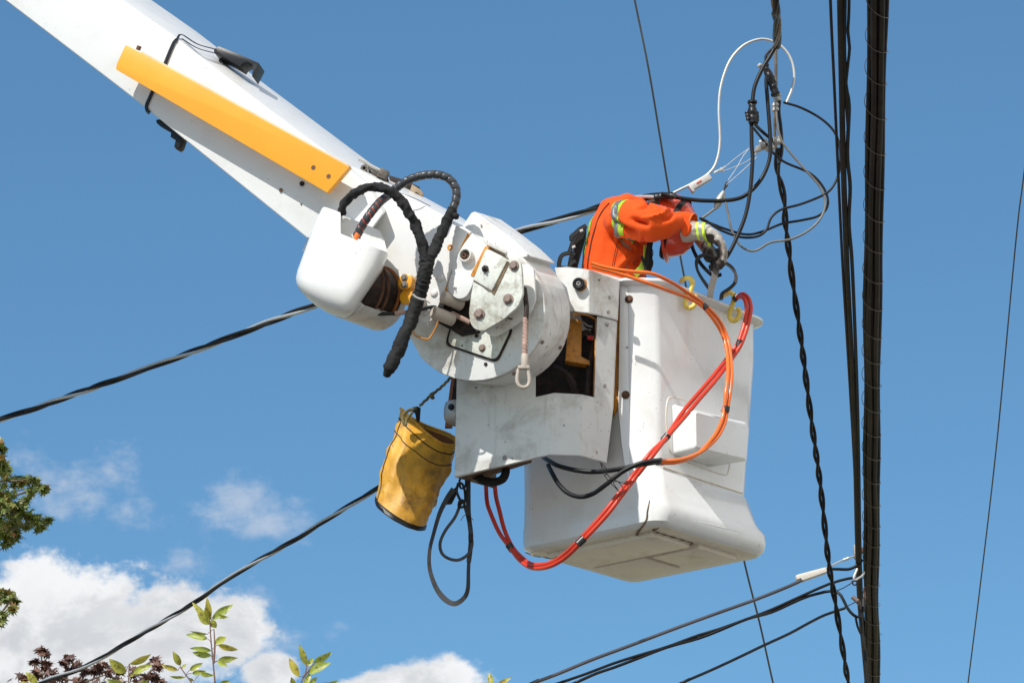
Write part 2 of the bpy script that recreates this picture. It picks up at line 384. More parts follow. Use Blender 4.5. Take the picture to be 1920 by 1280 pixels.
# (a0,a1,b0,b1,z,r): a along left face, b along right face
S = [(.03, 0.680, .07, 0.735, .000, .04), (-.035, 0.725, .02, 0.807, .004, .06), (-.062, 0.755, .0, 0.827, .022, .075), (-.072, 0.762, -.004, 0.840, .055, .085),
     (-.070, 0.762, -.004, 0.840, .095, .085), (-.058, 0.761, -.003, 0.827, .125, .085), (-.035, 0.760, .0, 0.807, .185, .085), (-.006, 0.758, .0, 0.774, .262, .085), (.0, 0.758, .0, 0.765, .285, .085),
     (.0, 0.758, .0, 0.765, .30, .085), (.0, 0.762, .0, 0.787, .60, .085), (.0, 0.770, .0, 0.817, .95, .085), (.0, 0.775, .0, 0.820, H-.04, .085), (-.004, 0.778, -.004, 0.823, H-.028, .088),
     (-.030, 0.805, -.030, 0.850, H-.020, .110), (-.042, 0.818, -.042, 0.863, H-.012, .120), (-.043, 0.819, -.043, 0.864, H-.003, .120), (-.036, 0.812, -.036, 0.857, H+.003, .115), (.0, 0.775, .0, 0.820, H+.004, .085), (.010, 0.765, .010, 0.817, H-.004, .078),
     (.014, 0.760, .014, 0.812, H-.03, .075), (.014, 0.740, .014, 0.745, .30, .07), (.02, 0.720, .02, 0.735, .06, .07)]
S = [(q[0], q[1], q[2], q[3] + (.048*min(1, max(0, (q[4]-.3)/.6)) if q[4] > .3 else -.015 if q[4] < .2 else 0), q[4], q[5]) for q in S]
S = [(q[0], q[1], q[2], q[3]-(.010 if q[4] == .185 else 0), {.125: .118, .185: .142, .262: .272, .285: .281, .30: .286}.get(q[4], q[4]), q[5]) for q in S]
S = [((-.052,)+q[1:] if q[4] == .142 else q) for q in S]
rs = [ring(bm, s[0], s[1], s[2], s[3], s[4], s[5]) for s in S]
for a, b in zip(rs, rs[1:]):
    for i in range(len(a)): bm.faces.new([a[i], a[(i+1) % len(a)], b[(i+1) % len(a)], b[i]])
f = bm.faces.new(rs[0][::-1]); bm.faces.new(rs[-1])
bmesh.ops.recalc_face_normals(bm, faces=bm.faces)
for f in bm.faces:
    if f.calc_center_median().z < B0.z + .012 and f.normal.z < -.5: f.material_index = 1
bucket = link('bucket', bm, [BUCKET, BUCKETD], lift, 40)
# bottom panels: two shallow raised pads with grimy seams
def under(name, pts, m, t=.012, bev=.004):
    bm = bmesh.new(); add_prism(bm, [bp(a, b, .003) for a, b in pts], (0, 0, -t), bev); return link(name, bm, m, bucket)
under('bottom_pad', [(.03, .40), (.03, .68), (.30, .68), (.30, .40)], BUCKETD, .022)
under('bottom_pad', [(.05, .09), (.05, .36), (.66, .36), (.66, .09)], BUCKETD, .024)
under('bottom_pad', [(.34, .40), (.34, .66), (.64, .66), (.64, .40)], BUCKETD, .018)
def grime(pts, w, off=0):
    bm = bmesh.new(); add_tube(bm, pts, lambda t: w*(.6+.4*math.sin(t*40)), 6, .01); return link('seam', bm, GRIME, bucket)
grime([bp(.04, .375, .0), bp(.2, .378, -.002), (bp(.45, .374, 0)), bp(.66, .38, 0)], .006)
grime([bp(.315, .39, .0), bp(.32, .5, 0), bp(.316, .69, 0)], .005)
grime([bp(-.045, .045, .018), bp(.0, .07, .0), bp(.035, .09, -.001), bp(.035, .36, -.001)], .0045)
# crack in the corner gelcoat (runs down the rounded column)
cr = [Z4(x, y) for x, y in ((518, 912), (512, 940), (508, 960), (506, 985), (492, 1008), (475, 1028), (468, 1042))]
def onb(px, py, off=.001):                          # nearest hit of a view ray with the bucket shell
    d = dirpx(px, py).normalized(); mw = lift.matrix_world
    o = CAMP - org(bucket); hit, loc, nrm, idx = bucket.ray_cast(o, d, distance=60)
    return (loc + org(bucket) + nrm*off, nrm) if hit else (at(px, py, 13.7), Vector((0, -1, 0)))
bpy.context.view_layer.update()
bm = bmesh.new(); add_tube(bm, [onb(x, y)[0] for x, y in cr], lambda t: .003+.0045*t, 6, .01); link('gelcoat_crack', bm, GRIME, bucket)
for L, r in (([(1158, 970), (1162, 990), (1170, 1002), (1182, 1010)], .004), ([(1050, 1005), (1054, 1016), (1062, 1026)], .004), ([(1122, 985), (1127, 1000), (1136, 1010)], .0035), ([(996, 885), (1000, 930), (1004, 975)], .005), ([(1283, 972), (1340, 985), (1400, 1000)], .003)):
    bm = bmesh.new(); add_tube(bm, [onb(x, y, -.001)[0] for x, y in L], lambda t, r=r: r*math.sin(.3+t*2.6), 8, .01); link('moulded_rib', bm, BUCKET, bucket, 80)
for L in ([(985, 1035), (1010, 1043), (1055, 1046), (1100, 1034)], [(1110, 1028), (1140, 1018), (1190, 1003)]):
    bm = bmesh.new(); add_tube(bm, [onb(x, y, .0)[0] for x, y in L], lambda t: .0022+.0012*math.sin(t*23), 6, .01); link('seam', bm, GRIME, bucket)
# step pocket moulded out of the right face
NR = -UL                                            # outward normal of the right-hand face
def rf(b, z, off=0.0): return B0 + UR*b + UZ*z + NR*off
def loft(bm, rows):
    rr = [[bm.verts.new(p) for p in r] for r in rows]; k = len(rr[0])
    for a, b in zip(rr, rr[1:]):
        for i in range(k): bm.faces.new([a[i], a[(i+1) % k], b[(i+1) % k], b[i]])
    bm.faces.new(rr[0][::-1]); bm.faces.new(rr[-1])
PR = Plane(1215, 985, 13.6, NR)
def prj(px, py, off=0.0): return PR(px, py, off)
bm = bmesh.new()
outer = [Z4(x, y) for x, y in ((601, 554), (800, 604), (818, 612), (818, 745), (750, 790), (606, 744))]
A = rounded([prj(x, y, -.02) for x, y in outer], .02, 4); A1 = rounded([prj(x, y, .004) for x, y in outer], .02, 4)
Bt = rounded([prj(x, y, .128) for x, y in ((1305, 773), (1345, 783), (1396, 794), (1402, 802), (1398, 860), (1306, 837))], .012, 4)
Bb = rounded([prj(x, y, .120) for x, y in ((1301, 770), (1345, 780), (1398, 791), (1405, 800), (1400, 865), (1302, 841))], .014, 4)
loft(bm, [A, A1, Bb, Bt]); bmesh.ops.recalc_face_normals(bm, faces=bm.faces)
link('step_pocket', bm, BUCKET, bucket, 30)
bm = bmesh.new(); gl = [Z4(x, y) for x, y in ((680, 548), (600, 530), (582, 545), (577, 600), (582, 680), (595, 735), (640, 765), (790, 818), (812, 800), (816, 778))]
add_tube(bm, [prj(x, y, .000) for x, y in gl], .0035, 6, .01); link('moulded_groove', bm, BUCKETD, bucket)
bm = bmesh.new(); add_tube(bm, [prj(x, y, .001) for x, y in (Z4(565, 790), Z4(700, 835), Z4(865, 888))], .0045, 6, .02); link('moulded_groove', bm, BUCKETD, bucket)
# mounting flange at the corner
pf = Plane(1190, 760, 13.665, (-.08, -.99, 0))
bm = bmesh.new()
fl = [(1163, 524), (1192, 526), (1192, 700), (1193, 770), (1196, 850), (1197, 890), (1178, 902), (1170, 865), (1165, 828), (1159, 762)]
add_prism(bm, rounded([pf(x, y) for x, y in fl], .012, 3), (.02, .11, 0), .003); flange = link('mounting_flange', bm, BUCKET, bucket, 30)
for (x, y) in ((1179.5, 561), (1173, 740)): bolt(bucket, pf(x, y, .002), pf.n, .014, RUST)
bolt(bucket, pf(1176, 651, .001), pf.n, .005, STEEL, washer=False)
# --- bracket carrying the bucket: folded sheet metal
def folded(name, polys, E, m, parent=lift, bev=.0025):
    bm = bmesh.new(); vm = {}
    for poly in polys:
        fv = []
        for q in poly:
            key = (q[0], q[1])
            if key not in vm: vm[key] = bm.verts.new(at(q[0], q[1], q[2]))
            fv.append(vm[key])
        bm.faces.new(fv)
    bmesh.ops.recalc_face_normals(bm, faces=bm.faces)
    r = bmesh.ops.extrude_face_region(bm, geom=list(bm.faces)); E = Vector(E)
    bmesh.ops.translate(bm, vec=E, verts=[v for v in r['geom'] if isinstance(v, bmesh.types.BMVert)])
    bmesh.ops.recalc_face_normals(bm, faces=bm.faces)
    bmesh.ops.bevel(bm, geom=[e for e in bm.edges if e.calc_face_angle(0) > .2], offset=bev, segments=2, affect='EDGES', clamp_overlap=True)
    return link(name, bm, m, parent, 30)
YA, YB, YC, YD = 13.56, 13.42, 13.44, 13.57
folded('bracket_panel', [
    [(858, 640, YA), (1003, 640, 13.45), (1003, 744, 13.45), (1039, 736, YB), (1031, 852, YB), (1018, 854, YB), (852, 894, YA)],
    [(1039, 736, YB), (1092, 739, YC), (1089, 854, YC), (1031, 852, YB)],
    [(1092, 739, YC), (1114, 744, 13.50), (1119, 592, 13.50), (1156, 602, YD), (1149, 760, YD), (1136, 867, 13.55), (1089, 854, YC)]], (0.004, .02, 0), GREYW)
folded('bracket_cheek', [
    [(1040, 502, 13.47), (1104, 505, YC), (1104, 587, YC), (1076, 583, 13.46), (1060, 583, 13.46)],
    [(1104, 505, YC), (1161, 526, YD), (1157, 600, YD), (1121, 590, 13.485), (1104, 587, YC)]], (.004, .02, 0), WHITED)
folded('bracket_top', [[(1040, 502, 13.47), (1104, 505, YC), (1161, 526, YD), (1168, 522, 13.85), (1062, 500, 13.85)]], (0, 0, -.01), WHITED)
folded('orange_backplate', [[(1153, 528, 13.70), (1164, 530, 13.69), (1162, 760, 13.69), (1150, 780, 13.70)]], (0.01, .14, 0), ORP)
folded('side_panel', [[(1149, 560, 13.69), (1156, 602, 13.69), (1150, 760, 13.69), (1137, 866, 13.66), (1120, 860, 14.0), (1140, 560, 14.0)]], (-.012, 0, 0), DARKIN)  # panel coloured near-black in place of shade inside the opening
folded('side_panel', [[(858, 640, YA+.02), (852, 893, YA+.02), (874, 886, 13.95), (880, 640, 13.95)]], (.012, 0, 0), GREYW)
folded('inner_frame', [[(985, 560, 13.80), (1130, 560, 13.66), (1130, 770, 13.66), (985, 770, 13.80)]], (0, .02, 0), DARKIN)  # dark back sheet added so the shaded opening reads black
folded('inner_frame', [[(1113, 570, 13.60), (1122, 570, 13.60), (1122, 760, 13.66), (1113, 760, 13.66)]], (.006, 0.01, 0), DARKIN)  # dark strip, shade of the opening put into its colour
bm = bmesh.new()                                     # rust-orange lip of the opening
add_tube(bm, [at(x, y, Y) for x, y, Y in ((1074, 590, 13.475), (1083, 588, 13.475), (1100, 590, 13.48), (1114, 597, 13.52), (1118, 606, 13.525), (1116, 680, 13.53), (1114, 742, 13.53))], .0055, 6, .01)
link('opening_lip', bm, ORP, lift)
bm = bmesh.new()
add_prism(bm, [at(1066, 596, 13.60), at(1091, 600, 13.60), at(1090, 668, 13.60), (at(1106, 676, 13.60)), at(1106, 684, 13.60), at(1060, 676, 13.60)], (0, .06, 0), .003); link('inner_frame', bm, ORP, lift)
bm = bmesh.new()
for (a, b) in (((1093, 603), (1111, 612)), ((1094, 612), (1108, 618))): add_tube(bm, [at(*a, 13.62), at((a[0]+b[0])/2, (a[1]+b[1])/2+3, 13.62), at(*b, 13.62)], .004, 6)
link('inner_fitting', bm, GALV, lift)
bm = bmesh.new(); add_cyl(bm, at(1103, 633, 13.60), at(1112, 634, 13.59), .011, n=16, bev=.002); link('inner_fitting', bm, REDR, lift)
bm = bmesh.new(); add_tube(bm, [at(1090, 628, 13.62), at(1100, 622, 13.62), at(1110, 630, 13.62), at(1111, 650, 13.62), at(1104, 690, 13.62), at(1100, 740, 13.62)], .012, 8); add_tube(bm, [at(1040, 690, 13.66), at(1060, 700, 13.64), at(1075, 720, 13.64), at(1080, 750, 13.66)], .02, 8)
link('inner_hose', bm, DARKIN, lift)
nB = Vector((0, -1, 0)); nC = Vector((.6, -.8, 0))
for (x, y, Y, n_, r, mm) in ((1141, 558, 13.548, nC, .010, STEEL), (1139, 585, 13.543, nC, .0095, STEEL), (1138, 608, 13.548, nC, .009, STEEL), (1133, 723, 13.552, nC, .0095, STEEL), (947, 858, 13.50, (-.3, -.95, 0), .010, STEEL), (1117, 848, 13.525, nC, .0085, STEEL), (1123, 525, 13.49, nC, .004, DARKIN)):
    bolt(lift, at(x, y, Y-.012), n_, r, mm, washer=False)
# round black port with orange washer on the cheek
bm = bmesh.new(); q = at(1087, 535, 13.45); d = Vector((-.2, -.97, -.05))
add_lathe(bm, at(1090, 535, 13.455), d, [(0, .030), (.004, .031), (.008, .028)], 24); link('port_washer', bm, ORP, lift)
bm = bmesh.new(); add_lathe(bm, q, d, [(0, .026), (.020, .028), (.032, .027), (.037, .022), (.036, .014), (.022, .012)], 28); port = link('rubber_port', bm, BLK, lift)
bm = bmesh.new(); add_lathe(bm, q, d, [(.02, .011), (.034, .010), (.034, .006), (.026, .004)], 20); link('plug', bm, STEEL, port)
# vertical tube, mesh and lamp-like can left of the bracket
bm = bmesh.new(); add_prism(bm, [at(849, 684, 13.9), at(856, 684, 13.9), at(848, 800, 13.9), at(834, 800, 13.9)], (0, .03, 0), .002); link('brown_post', bm, mat('brown_channel', (.30, .10, .055), .6, dirt=.4), lift)
bm = bmesh.new(); add_prism(bm, [at(854, 695, 13.86), at(866, 695, 13.86), at(866, 790, 13.86), at(845, 760, 13.86)], (0, .02, 0), .002); link('dark_screen', bm, DARKIN, lift)
bm = bmesh.new(); c = at(858, 771, 13.80)
add_lathe(bm, c+Vector((-.01, -.0, .05)), (0, 0, -1), [(0, .02), (-.01+.02, .045), (.035, .052), (.07, .052), (.09, .048), (.11, .03), (.118, .01)], 24); can = link('grey_canister', bm, GALV, lift)
bolt(can, c+Vector((-.028, -.052, .005)), (-.4, -.9, 0), .011, BLKP)
# rusted floor of the bracket
bm = bmesh.new(); add_prism(bm, [at(*Z5(470, 575), 13.64), at(*Z5(655, 525), 13.58), at(*Z5(845, 485), 13.56), at(*Z5(845, 500), 13.62), at(*Z5(660, 560), 13.8), at(*Z5(655, 628), 13.95), at(*Z5(560, 600), 13.95)], (0, 0, .02), .004)
link('bracket_floor', bm, RUST, lift)
bm = bmesh.new(); add_tube(bm, [at(*Z5(560, 560), 13.75), at(*Z5(610, 590), 13.7), at(*Z5(660, 595), 13.68), at(*Z5(700, 580), 13.66), at(*Z5(715, 545), 13.66), at(*Z5(712, 510), 13.68)], .019, 12, .01, lambda i, a, p: 1+.12*fnoise(p, 60)); link('lower_hose', bm, FABB, lift)
bm = bmesh.new(); add_prism(bm, [at(*Z5(640, 535), 13.76), at(*Z5(668, 528), 13.76), at(*Z5(668, 575), 13.76), at(*Z5(640, 575), 13.76)], (0, .02, 0), .003); link('inner_fitting', bm, GALV, lift)

# --- drum (round rotator housing)
SH[0] = .24
E = at(890+50, 580+12, 13.28) - at(890, 580, 13.00)
fc, fr_ = (888, 580), 134
pl = Plane(888, 580, 13.00, (-.42, -.905, -.05))
face = [(849, 452), (883, 399), (890, 396), (930, 425), (965, 452), (994, 480)]
for k in range(-46, 140, 8): face.append((fc[0]+fr_*math.cos(R(k)), fc[1]+fr_*1.0*math.sin(R(k))))
face += [(757, 612), (790, 560)]
bm = bmesh.new(); add_prism(bm, [pl(x, y) for x, y in face], E, .007, 3); drum = link('drum_housing', bm, WHITED, lift, 32)
# lower skirt band on the rim + seam + screws
def rimpt(k, t, off=0.0):
    c = pl(fc[0]+(fr_+off)*math.cos(R(k)), fc[1]+(fr_+off)*math.sin(R(k))); return c + E*t
bm = bmesh.new()
rows = [[rimpt(k, t, .7) for k in range(22, 128, 6)] for t in (.06, .98)]
A = [bm.verts.new(p) for p in rows[0]]; B_ = [bm.verts.new(p) for p in rows[1]]
for i in range(len(A)-1): bm.faces.new([A[i], A[i+1], B_[i+1], B_[i]])
bmesh.ops.recalc_face_normals(bm, faces=bm.faces)
link('rim_skirt', bm, WHITED, drum, 40)
for k, t in ((26, .12), (27, .85), (60, .15)): bolt(drum, rimpt(k, t, 3), rimpt(k, t, 20)-rimpt(k, t, 0), .007, WORNST)
bolt(drum, pl(*Z2(418, 968), .002), pl.n, .006, DARKIN)
# access cover plate on the lower face
bm = bmesh.new(); q = rounded([pl(*Z2(x, y), .004) for x, y in ((232, 655), (172, 855), (490, 962), (590, 752))], .03, 4)
add_prism(bm, q, pl.n*.003, .0015); link('cover_gasket', bm, DARKIN, drum)
bm = bmesh.new(); q = rounded([pl(*Z2(x, y), .007) for x, y in ((246, 640), (190, 848), (482, 946), (572, 752))], .03, 4)
add_prism(bm, q, pl.n*.006, .002); cov = link('access_cover', bm, CHIP, drum)
bolt(cov, pl(*Z2(365, 800), .012), pl.n, .009, DARKIN, washer=False); bolt(cov, pl(*Z2(398, 872), .012), pl.n, .013, WORNST); bolt(cov, pl(*Z2(278, 858), .012), pl.n, .004, DARKIN, washer=False)

# --- joint housing (big white box) with thin top edge
pj = Plane(760, 430, 13.06, (-.38, -.92, -.05))
jb = [(657, 312), (676, 321), (712, 340), (780, 376), (853, 416), (884, 436), (905, 452), (870, 520), (800, 575), (745, 545), (712, 517), (640, 500), (566, 470), (594, 411), (608, 371)]
E2 = at(700+13, 420-10, 13.34) - at(700, 420, 13.06)
bm = bmesh.new(); add_prism(bm, [pj(x, y) for x, y in jb], E2, .006, 3); jbox = link('joint_housing', bm, WHITE, lift, 30)
domebolt(jbox, pj(*Z1(625, 697), .001), pj.n, .010, WHITE)
# long bolted link plate
pk = Plane(830, 500, 12.95, (-.38, -.92, -.05)); Nk = pk.n
def plate(name, L, m, off=0, th=.016, r=.02, parent=lift, P=None, bev=.003):
    P = P or pk; bm = bmesh.new(); rr = r if not isinstance(r, list) else r
    add_prism(bm, rounded([P(x, y, off) for x, y in L], rr), -P.n*th, bev); return link(name, bm, m, parent, 30)
lp = plate('link_plate', [(848, 420), (877, 434), (865, 457), (833, 545), (810, 600), (799, 606), (780, 592), (790, 560), (815, 500), (835, 455)], WHITE, .02, .05, [.004, .01, .004, .01, .03, .03, .02, .01, .01, .01])
for (x, y) in (Z1(890, 702), Z1(855, 785), Z1(808, 886)): domebolt(lp, pk(x, y, .021), Nk, .0175, WHITE)
bm = bmesh.new(); add_lathe(bm, pk(*Z1(943, 535), .0195), Nk, [(0, .0135), (.003, .0135), (.003, .006), (.0005, .005)], 20); link('orange_hole', bm, ORP, lp)
plate('orange_seam', [(875, 436), (887, 439), (874, 462), (848, 520), (843, 547), (830, 547), (845, 510), (863, 460)], ORP, .012, .04, .002)
bx = plate('pivot_box', [(885, 437), (914, 458), (909, 478), (893, 510), (848, 512), (846, 500), (868, 460)], WHITE, .035, .16, .008)
bm = bmesh.new(); add_prism(bm, [pk(x, y, .036) for x, y in ((886, 436), (912, 459), (948, 476), (952, 470), (905, 445))], (.0, .15, .02), .003); link('box_lid', bm, WHITED, bx)
ear = plate('rounded_ear', [(849, 505), (892, 512), (886, 535), (874, 557), (858, 561), (843, 549), (841, 530)], WHITE, .042, .02, [.01, .01, .02, .03, .03, .03, .01])
plate('rounded_ear', [(846, 512), (892, 516), (886, 541), (877, 562), (866, 563), (842, 554), (838, 540)], WHITED, .022, .02, [.01, .01, .02, .01, .01, .03, .01])
bm = bmesh.new(); add_lathe(bm, pk(*Z2(235, 508), .042), Nk, [(0, .008), (.004, .008), (.008, .003), (.02, .002)], 12); link('stud', bm, WHITE, ear)
bm = bmesh.new(); add_lathe(bm, pk(877, 481, .03), Nk, [(0, .032), (.028, .032), (.034, .029), (.034, .024), (.012, .022)], 28); bus = link('bushing', bm, WHITED, bx)
bm = bmesh.new(); add_lathe(bm, pk(874, 481, .03), Nk, [(0, .022), (.018, .021), (.018, .012), (.027, .011), (.027, .006), (.02, .003)], 20); link('bushing_core', bm, RUST, bus)
plate('orange_seam', [(910, 461), (917, 463), (888, 519), (882, 516)], ORP, .045, .10, .002)
# chipped sheave plate
ch = [Z2(x, y) for x, y in ((418, 283), (435, 280), (520, 322), (556, 346), (566, 336), (600, 340), (628, 362), (634, 420), (640, 548), (610, 622), (520, 700), (402, 770), (350, 755), (328, 725), (318, 660), (330, 560), (352, 440))]
chp = plate('sheave_plate', ch, CHIP, .075, .018, .012)
bm = bmesh.new(); add_prism(bm, [pk(*Z2(x, y), .0765) for x, y in ((425, 284), (548, 350), (456, 528), (345, 462))], Nk*.004, .0015); link('raised_tab', bm, CHIP, chp)
bm = bmesh.new(); add_prism(bm, [pk(*Z2(x, y), .0765) for x, y in ((548, 350), (562, 358), (470, 552), (456, 545))], Nk*.002, .0005); add_tube(bm, [pk(*Z2(x, y), .079) for x, y in ((342, 464), (400, 498), (456, 532), (500, 450), (550, 352))], .0018, 5); link('dirt_line', bm, GRIME, chp)
for (x, y, r) in ((588, 378, .0165), (553, 578, .0175), (380, 668, .0185)): bolt(chp, pk(*Z2(x, y), .078), Nk, r, WORNST)
bm = bmesh.new(); q = pk(*Z2(418, 398), .08); add_lathe(bm, q, Nk, [(0, .016), (.010, .016), (.012, .007), (.024, .006), (.024, .002)], 6); link('grease_stud', bm, DARKIN, chp)
# back plate of the sheave, spacer pin, sheaves
plate('sheave_plate', [(x+24, y+10) for x, y in ch[4:]], WHITED, -.02, .014, .012)
bm = bmesh.new(); add_cyl(bm, at(978, 503, 12.98), at(1003, 508, 13.06), .0300, n=24, bev=.003); link('spacer_pin', bm, THIM, lift)
bm = bmesh.new(); add_lathe(bm, at(986, 562, 12.97), (.5, .85, .03), [(0, .055), (.004, .082), (.012, .085), (.022, .068), (.034, .068), (.044, .085), (.052, .085), (.056, .05)], 40); link('sheave', bm, mat('dark_sheave', (.09, .10, .115), .4, metal=.5, dirt=.4), lift)
bm = bmesh.new(); add_lathe(bm, at(936, 598, 12.99), (.5, .85, .03), [(0, .06), (.004, .080), (.03, .08), (.036, .065), (.06, .065), (.066, .08), (.09, .08)], 40); link('sheave', bm, DARKIN, lift)
# rollers
for a, b, r in (((830, 556), (866, 572), .030), ((812, 585), (850, 600), .031)):
    bm = bmesh.new(); add_cyl(bm, at(*a, 12.90), at(*b, 12.96), px2m(12.5, 13), n=24, bev=.004); link('roller', bm, THIM, lift)
bm = bmesh.new(); add_cyl(bm, at(846, 563, 12.93), at(849, 564.3, 12.935), px2m(13.2, 13), n=24); link('roller_band', bm, RUST, lift)
plate('orange_backplate', [(838, 545), (870, 565), (850, 620), (835, 622), (806, 606), (815, 570)], ORP, -.10, .02, .01)
plate('dark_block', [(812, 548), (850, 545), (895, 566), (896, 622), (862, 628), (806, 596)], DARKIN, -.05, .07, .004)  # widened behind the rollers as an added blocker, keeps sun off the drum
bm = bmesh.new(); add_tube(bm, [at(x, y, 12.97) for x, y in ((774, 620), (778, 628), (800, 636), (808, 630), (818, 612), (822, 600))], .004, 8, .01); link('handle_loop', bm, ORP, lift)
bm = bmesh.new(); add_tube(bm, [at(*Z1(x, y), 12.93) for x, y in ((500, 895), (560, 897), (635, 895), (700, 888), (760, 878))] + [at(*Z1(x, y), 12.955) for x, y in ((860, 860), (950, 895), (1050, 945))], .0085, 8, .01); link('control_cable', bm, BLKP, lift)
bm = bmesh.new(); add_tube(bm, [at(*Z1(950, 893), 12.95), at(*Z1(1050, 943), 12.94)], .0110, 8, .01); link('cable_sleeve', bm, PINKR, lift); bm = bmesh.new(); add_tube(bm, [at(*Z1(640, 895), 12.93), at(*Z1(700, 888), 12.93)], .0105, 8, .01); link('cable_sleeve', bm, PINKR, lift)
# orange eccentric lugs with bolts
for (x, y, o_) in ((762, 556, 0), (759, 528, .02)):
    bm = bmesh.new(); q = at(x, y, 12.91-o_); add_lathe(bm, q, (.5, .86, .1), [(0, px2m(13, 13)), (.003, px2m(16, 13)), (.03, px2m(16, 13)), (.05, px2m(15, 13))], 28)
    eb = link('orange_lug', bm, YEL, lift)
for (x, y) in (Z1(692, 700), Z1(692, 738)): bolt(lift, at(x, y, 12.888), (-.5, -.86, -.1), .012, STEEL)

# --- domed end cover with recess, and the dark rotary core behind it
bm = bmesh.new(); rows = []
SEC = [((608, 390), (706, 428), .88), ((605, 392), (711, 431), .96), ((600, 402), (720, 448), 1.0), ((590, 425), (727, 476), 1.0), ((580, 450), (716, 508), 1.0), ((567, 486), (703, 530), 1.0), ((559, 508), (693, 546), 1.0), ((556, 522), (687, 554), .99),
       ((557, 532), (681, 562), .97), ((562, 543), (675, 572), .93), ((575, 558), (668, 582), .85), ((592, 573), (660, 589), .70), ((612, 585), (652, 593), .45), ((628, 592), (646, 595), .15)]
nn = 40
for (l, r_, s) in SEC:
    a, b = at(*l, 12.93), at(*r_, 12.87); c = (a+b)/2; u = (b-a)/2; w = Vector((.0, .16, .046))*s
    row = []
    for k in range(nn):
        t = 2*math.pi*k/nn; ct, st = math.cos(t), math.sin(t); e = .55
        row.append(c + u*math.copysign(abs(ct)**e, ct) + w*math.copysign(abs(st)**e, st))
    rows.append(row)
loft(bm, rows)
bmesh.ops.recalc_face_normals(bm, faces=bm.faces); cover = link('end_cover', bm, WHITE, lift, 50)
def carve(o, cutter):
    me = bpy.data.meshes.new('cut'); bmesh.ops.recalc_face_normals(cutter, faces=cutter.faces)
    for v in cutter.verts: v.co -= org(o)
    cutter.to_mesh(me); cutter.free(); k = bpy.data.objects.new('cut', me); COL.objects.link(k); k.location = org(o)
    md = o.modifiers.new('cut', 'BOOLEAN'); md.object = k; md.operation = 'DIFFERENCE'; md.solver = 'EXACT'
    bpy.context.view_layer.update(); new = bpy.data.meshes.new_from_object(o.evaluated_get(bpy.context.evaluated_depsgraph_get()))
    o.modifiers.clear(); new.materials.clear(); [new.materials.append(m) for m in o.data.materials]; o.data = new; bpy.data.objects.remove(k)
    new.shade_smooth(); new.set_sharp_from_angle(angle=R(40))
bm = bmesh.new(); add_prism(bm, rounded([at(x, y, 12.60) for x, y in ((637, 370), (638, 438), (728, 474), (760, 478), (760, 370))], .006), at(700, 440, 12.92)-at(700, 440, 12.60), .004); carve(cover, bm)
bolt(cover, at(*Z1(545, 650), 12.865), (.2, -.97, 0), .012, STEEL)
# rotary core: dark rings with orange rims
CORP = mat('rusty_orange_paint', (.30, .10, .02), .6, dirt=.7, dcol=(.03, .02, .015), bump=.3, var=.3, rust=.6)
axc = Vector((.62, .78, .02)).normalized(); cc = at(686, 548, 12.98)
def corering(t0, t1, r, m, name):
    bm = bmesh.new(); add_lathe(bm, cc + axc*t0, axc, [(0, r*.9), (.003, r), (t1-t0-.003, r), (t1-t0, r*.9)], 48); link(name, bm, m, lift)
corering(-.12, -.04, px2m(58, 13), DARKIN, 'core_ring'); corering(-.04, -.032, px2m(62, 13), RUST, 'core_flange'); corering(-.032, .0, px2m(56, 13), DARKIN, 'core_ring')
corering(.0, .008, px2m(61, 13), RUST, 'core_flange'); corering(.008, .07, px2m(56, 13), DARKIN, 'core_ring'); corering(.07, .078, px2m(61, 13), CORP, 'core_flange'); corering(.078, .095, px2m(58, 13), DARKIN, 'core_ring'); corering(.095, .115, px2m(65, 13), WHITED, 'core_rim')

bm = bmesh.new(); u0, w0 = frame(axc); ang0 = [k for k in range(0, 360, 6)]
dn_ = Vector((-.10, 0, -1)); dn_ = (dn_ - axc*dn_.dot(axc)).normalized(); sd_ = axc.cross(dn_)
rows = []
for t, r in ((-.13, .060), (-.12, .0695), (.10, .0705), (.112, .069), (.112, .062), (-.12, .060)):
    rows.append([cc + axc*t + (dn_*math.cos(R(k)) + sd_*math.sin(R(k)))*px2m(64, 13)*r/.0695 for k in range(-46, 47, 4)])
v = [[bm.verts.new(p) for p in r] for r in rows]
for p, q in zip(v, v[1:]):
    for i in range(len(p)-1): bm.faces.new([p[i], p[i+1], q[i+1], q[i]])
bmesh.ops.recalc_face_normals(bm, faces=bm.faces); link('core_bowl', bm, WHITED, lift, 40)
# --- boom arm
pb = Plane(600, 400, 13.12, (-.36, -.93, -.06))
def ext(p, q, k): return (p[0]+(p[0]-q[0])*k, p[1]+(p[1]-q[1])*k)
lo0, lo1 = (7.5, 0), (574, 446); hi0, hi1 = (229, 0), (660, 322)
bl = ext(lo0, lo1, 1.6); bh = ext((226, -2), (652, 316), 2.1)
out_ = [bl, lo0, (268, 199), (345, 262), lo1, (660, 480), (720, 400), (690, 345), hi1, (446, 161), (330, 71), hi0, bh]
E3 = at(446+36, 161-15, 13.60) - at(446, 161, 13.12+.0)
bm = bmesh.new(); add_prism(bm, [pb(x, y) for x, y in out_], E3, .012, 3); boom = link('boom_arm', bm, WHITE, lift, 30)
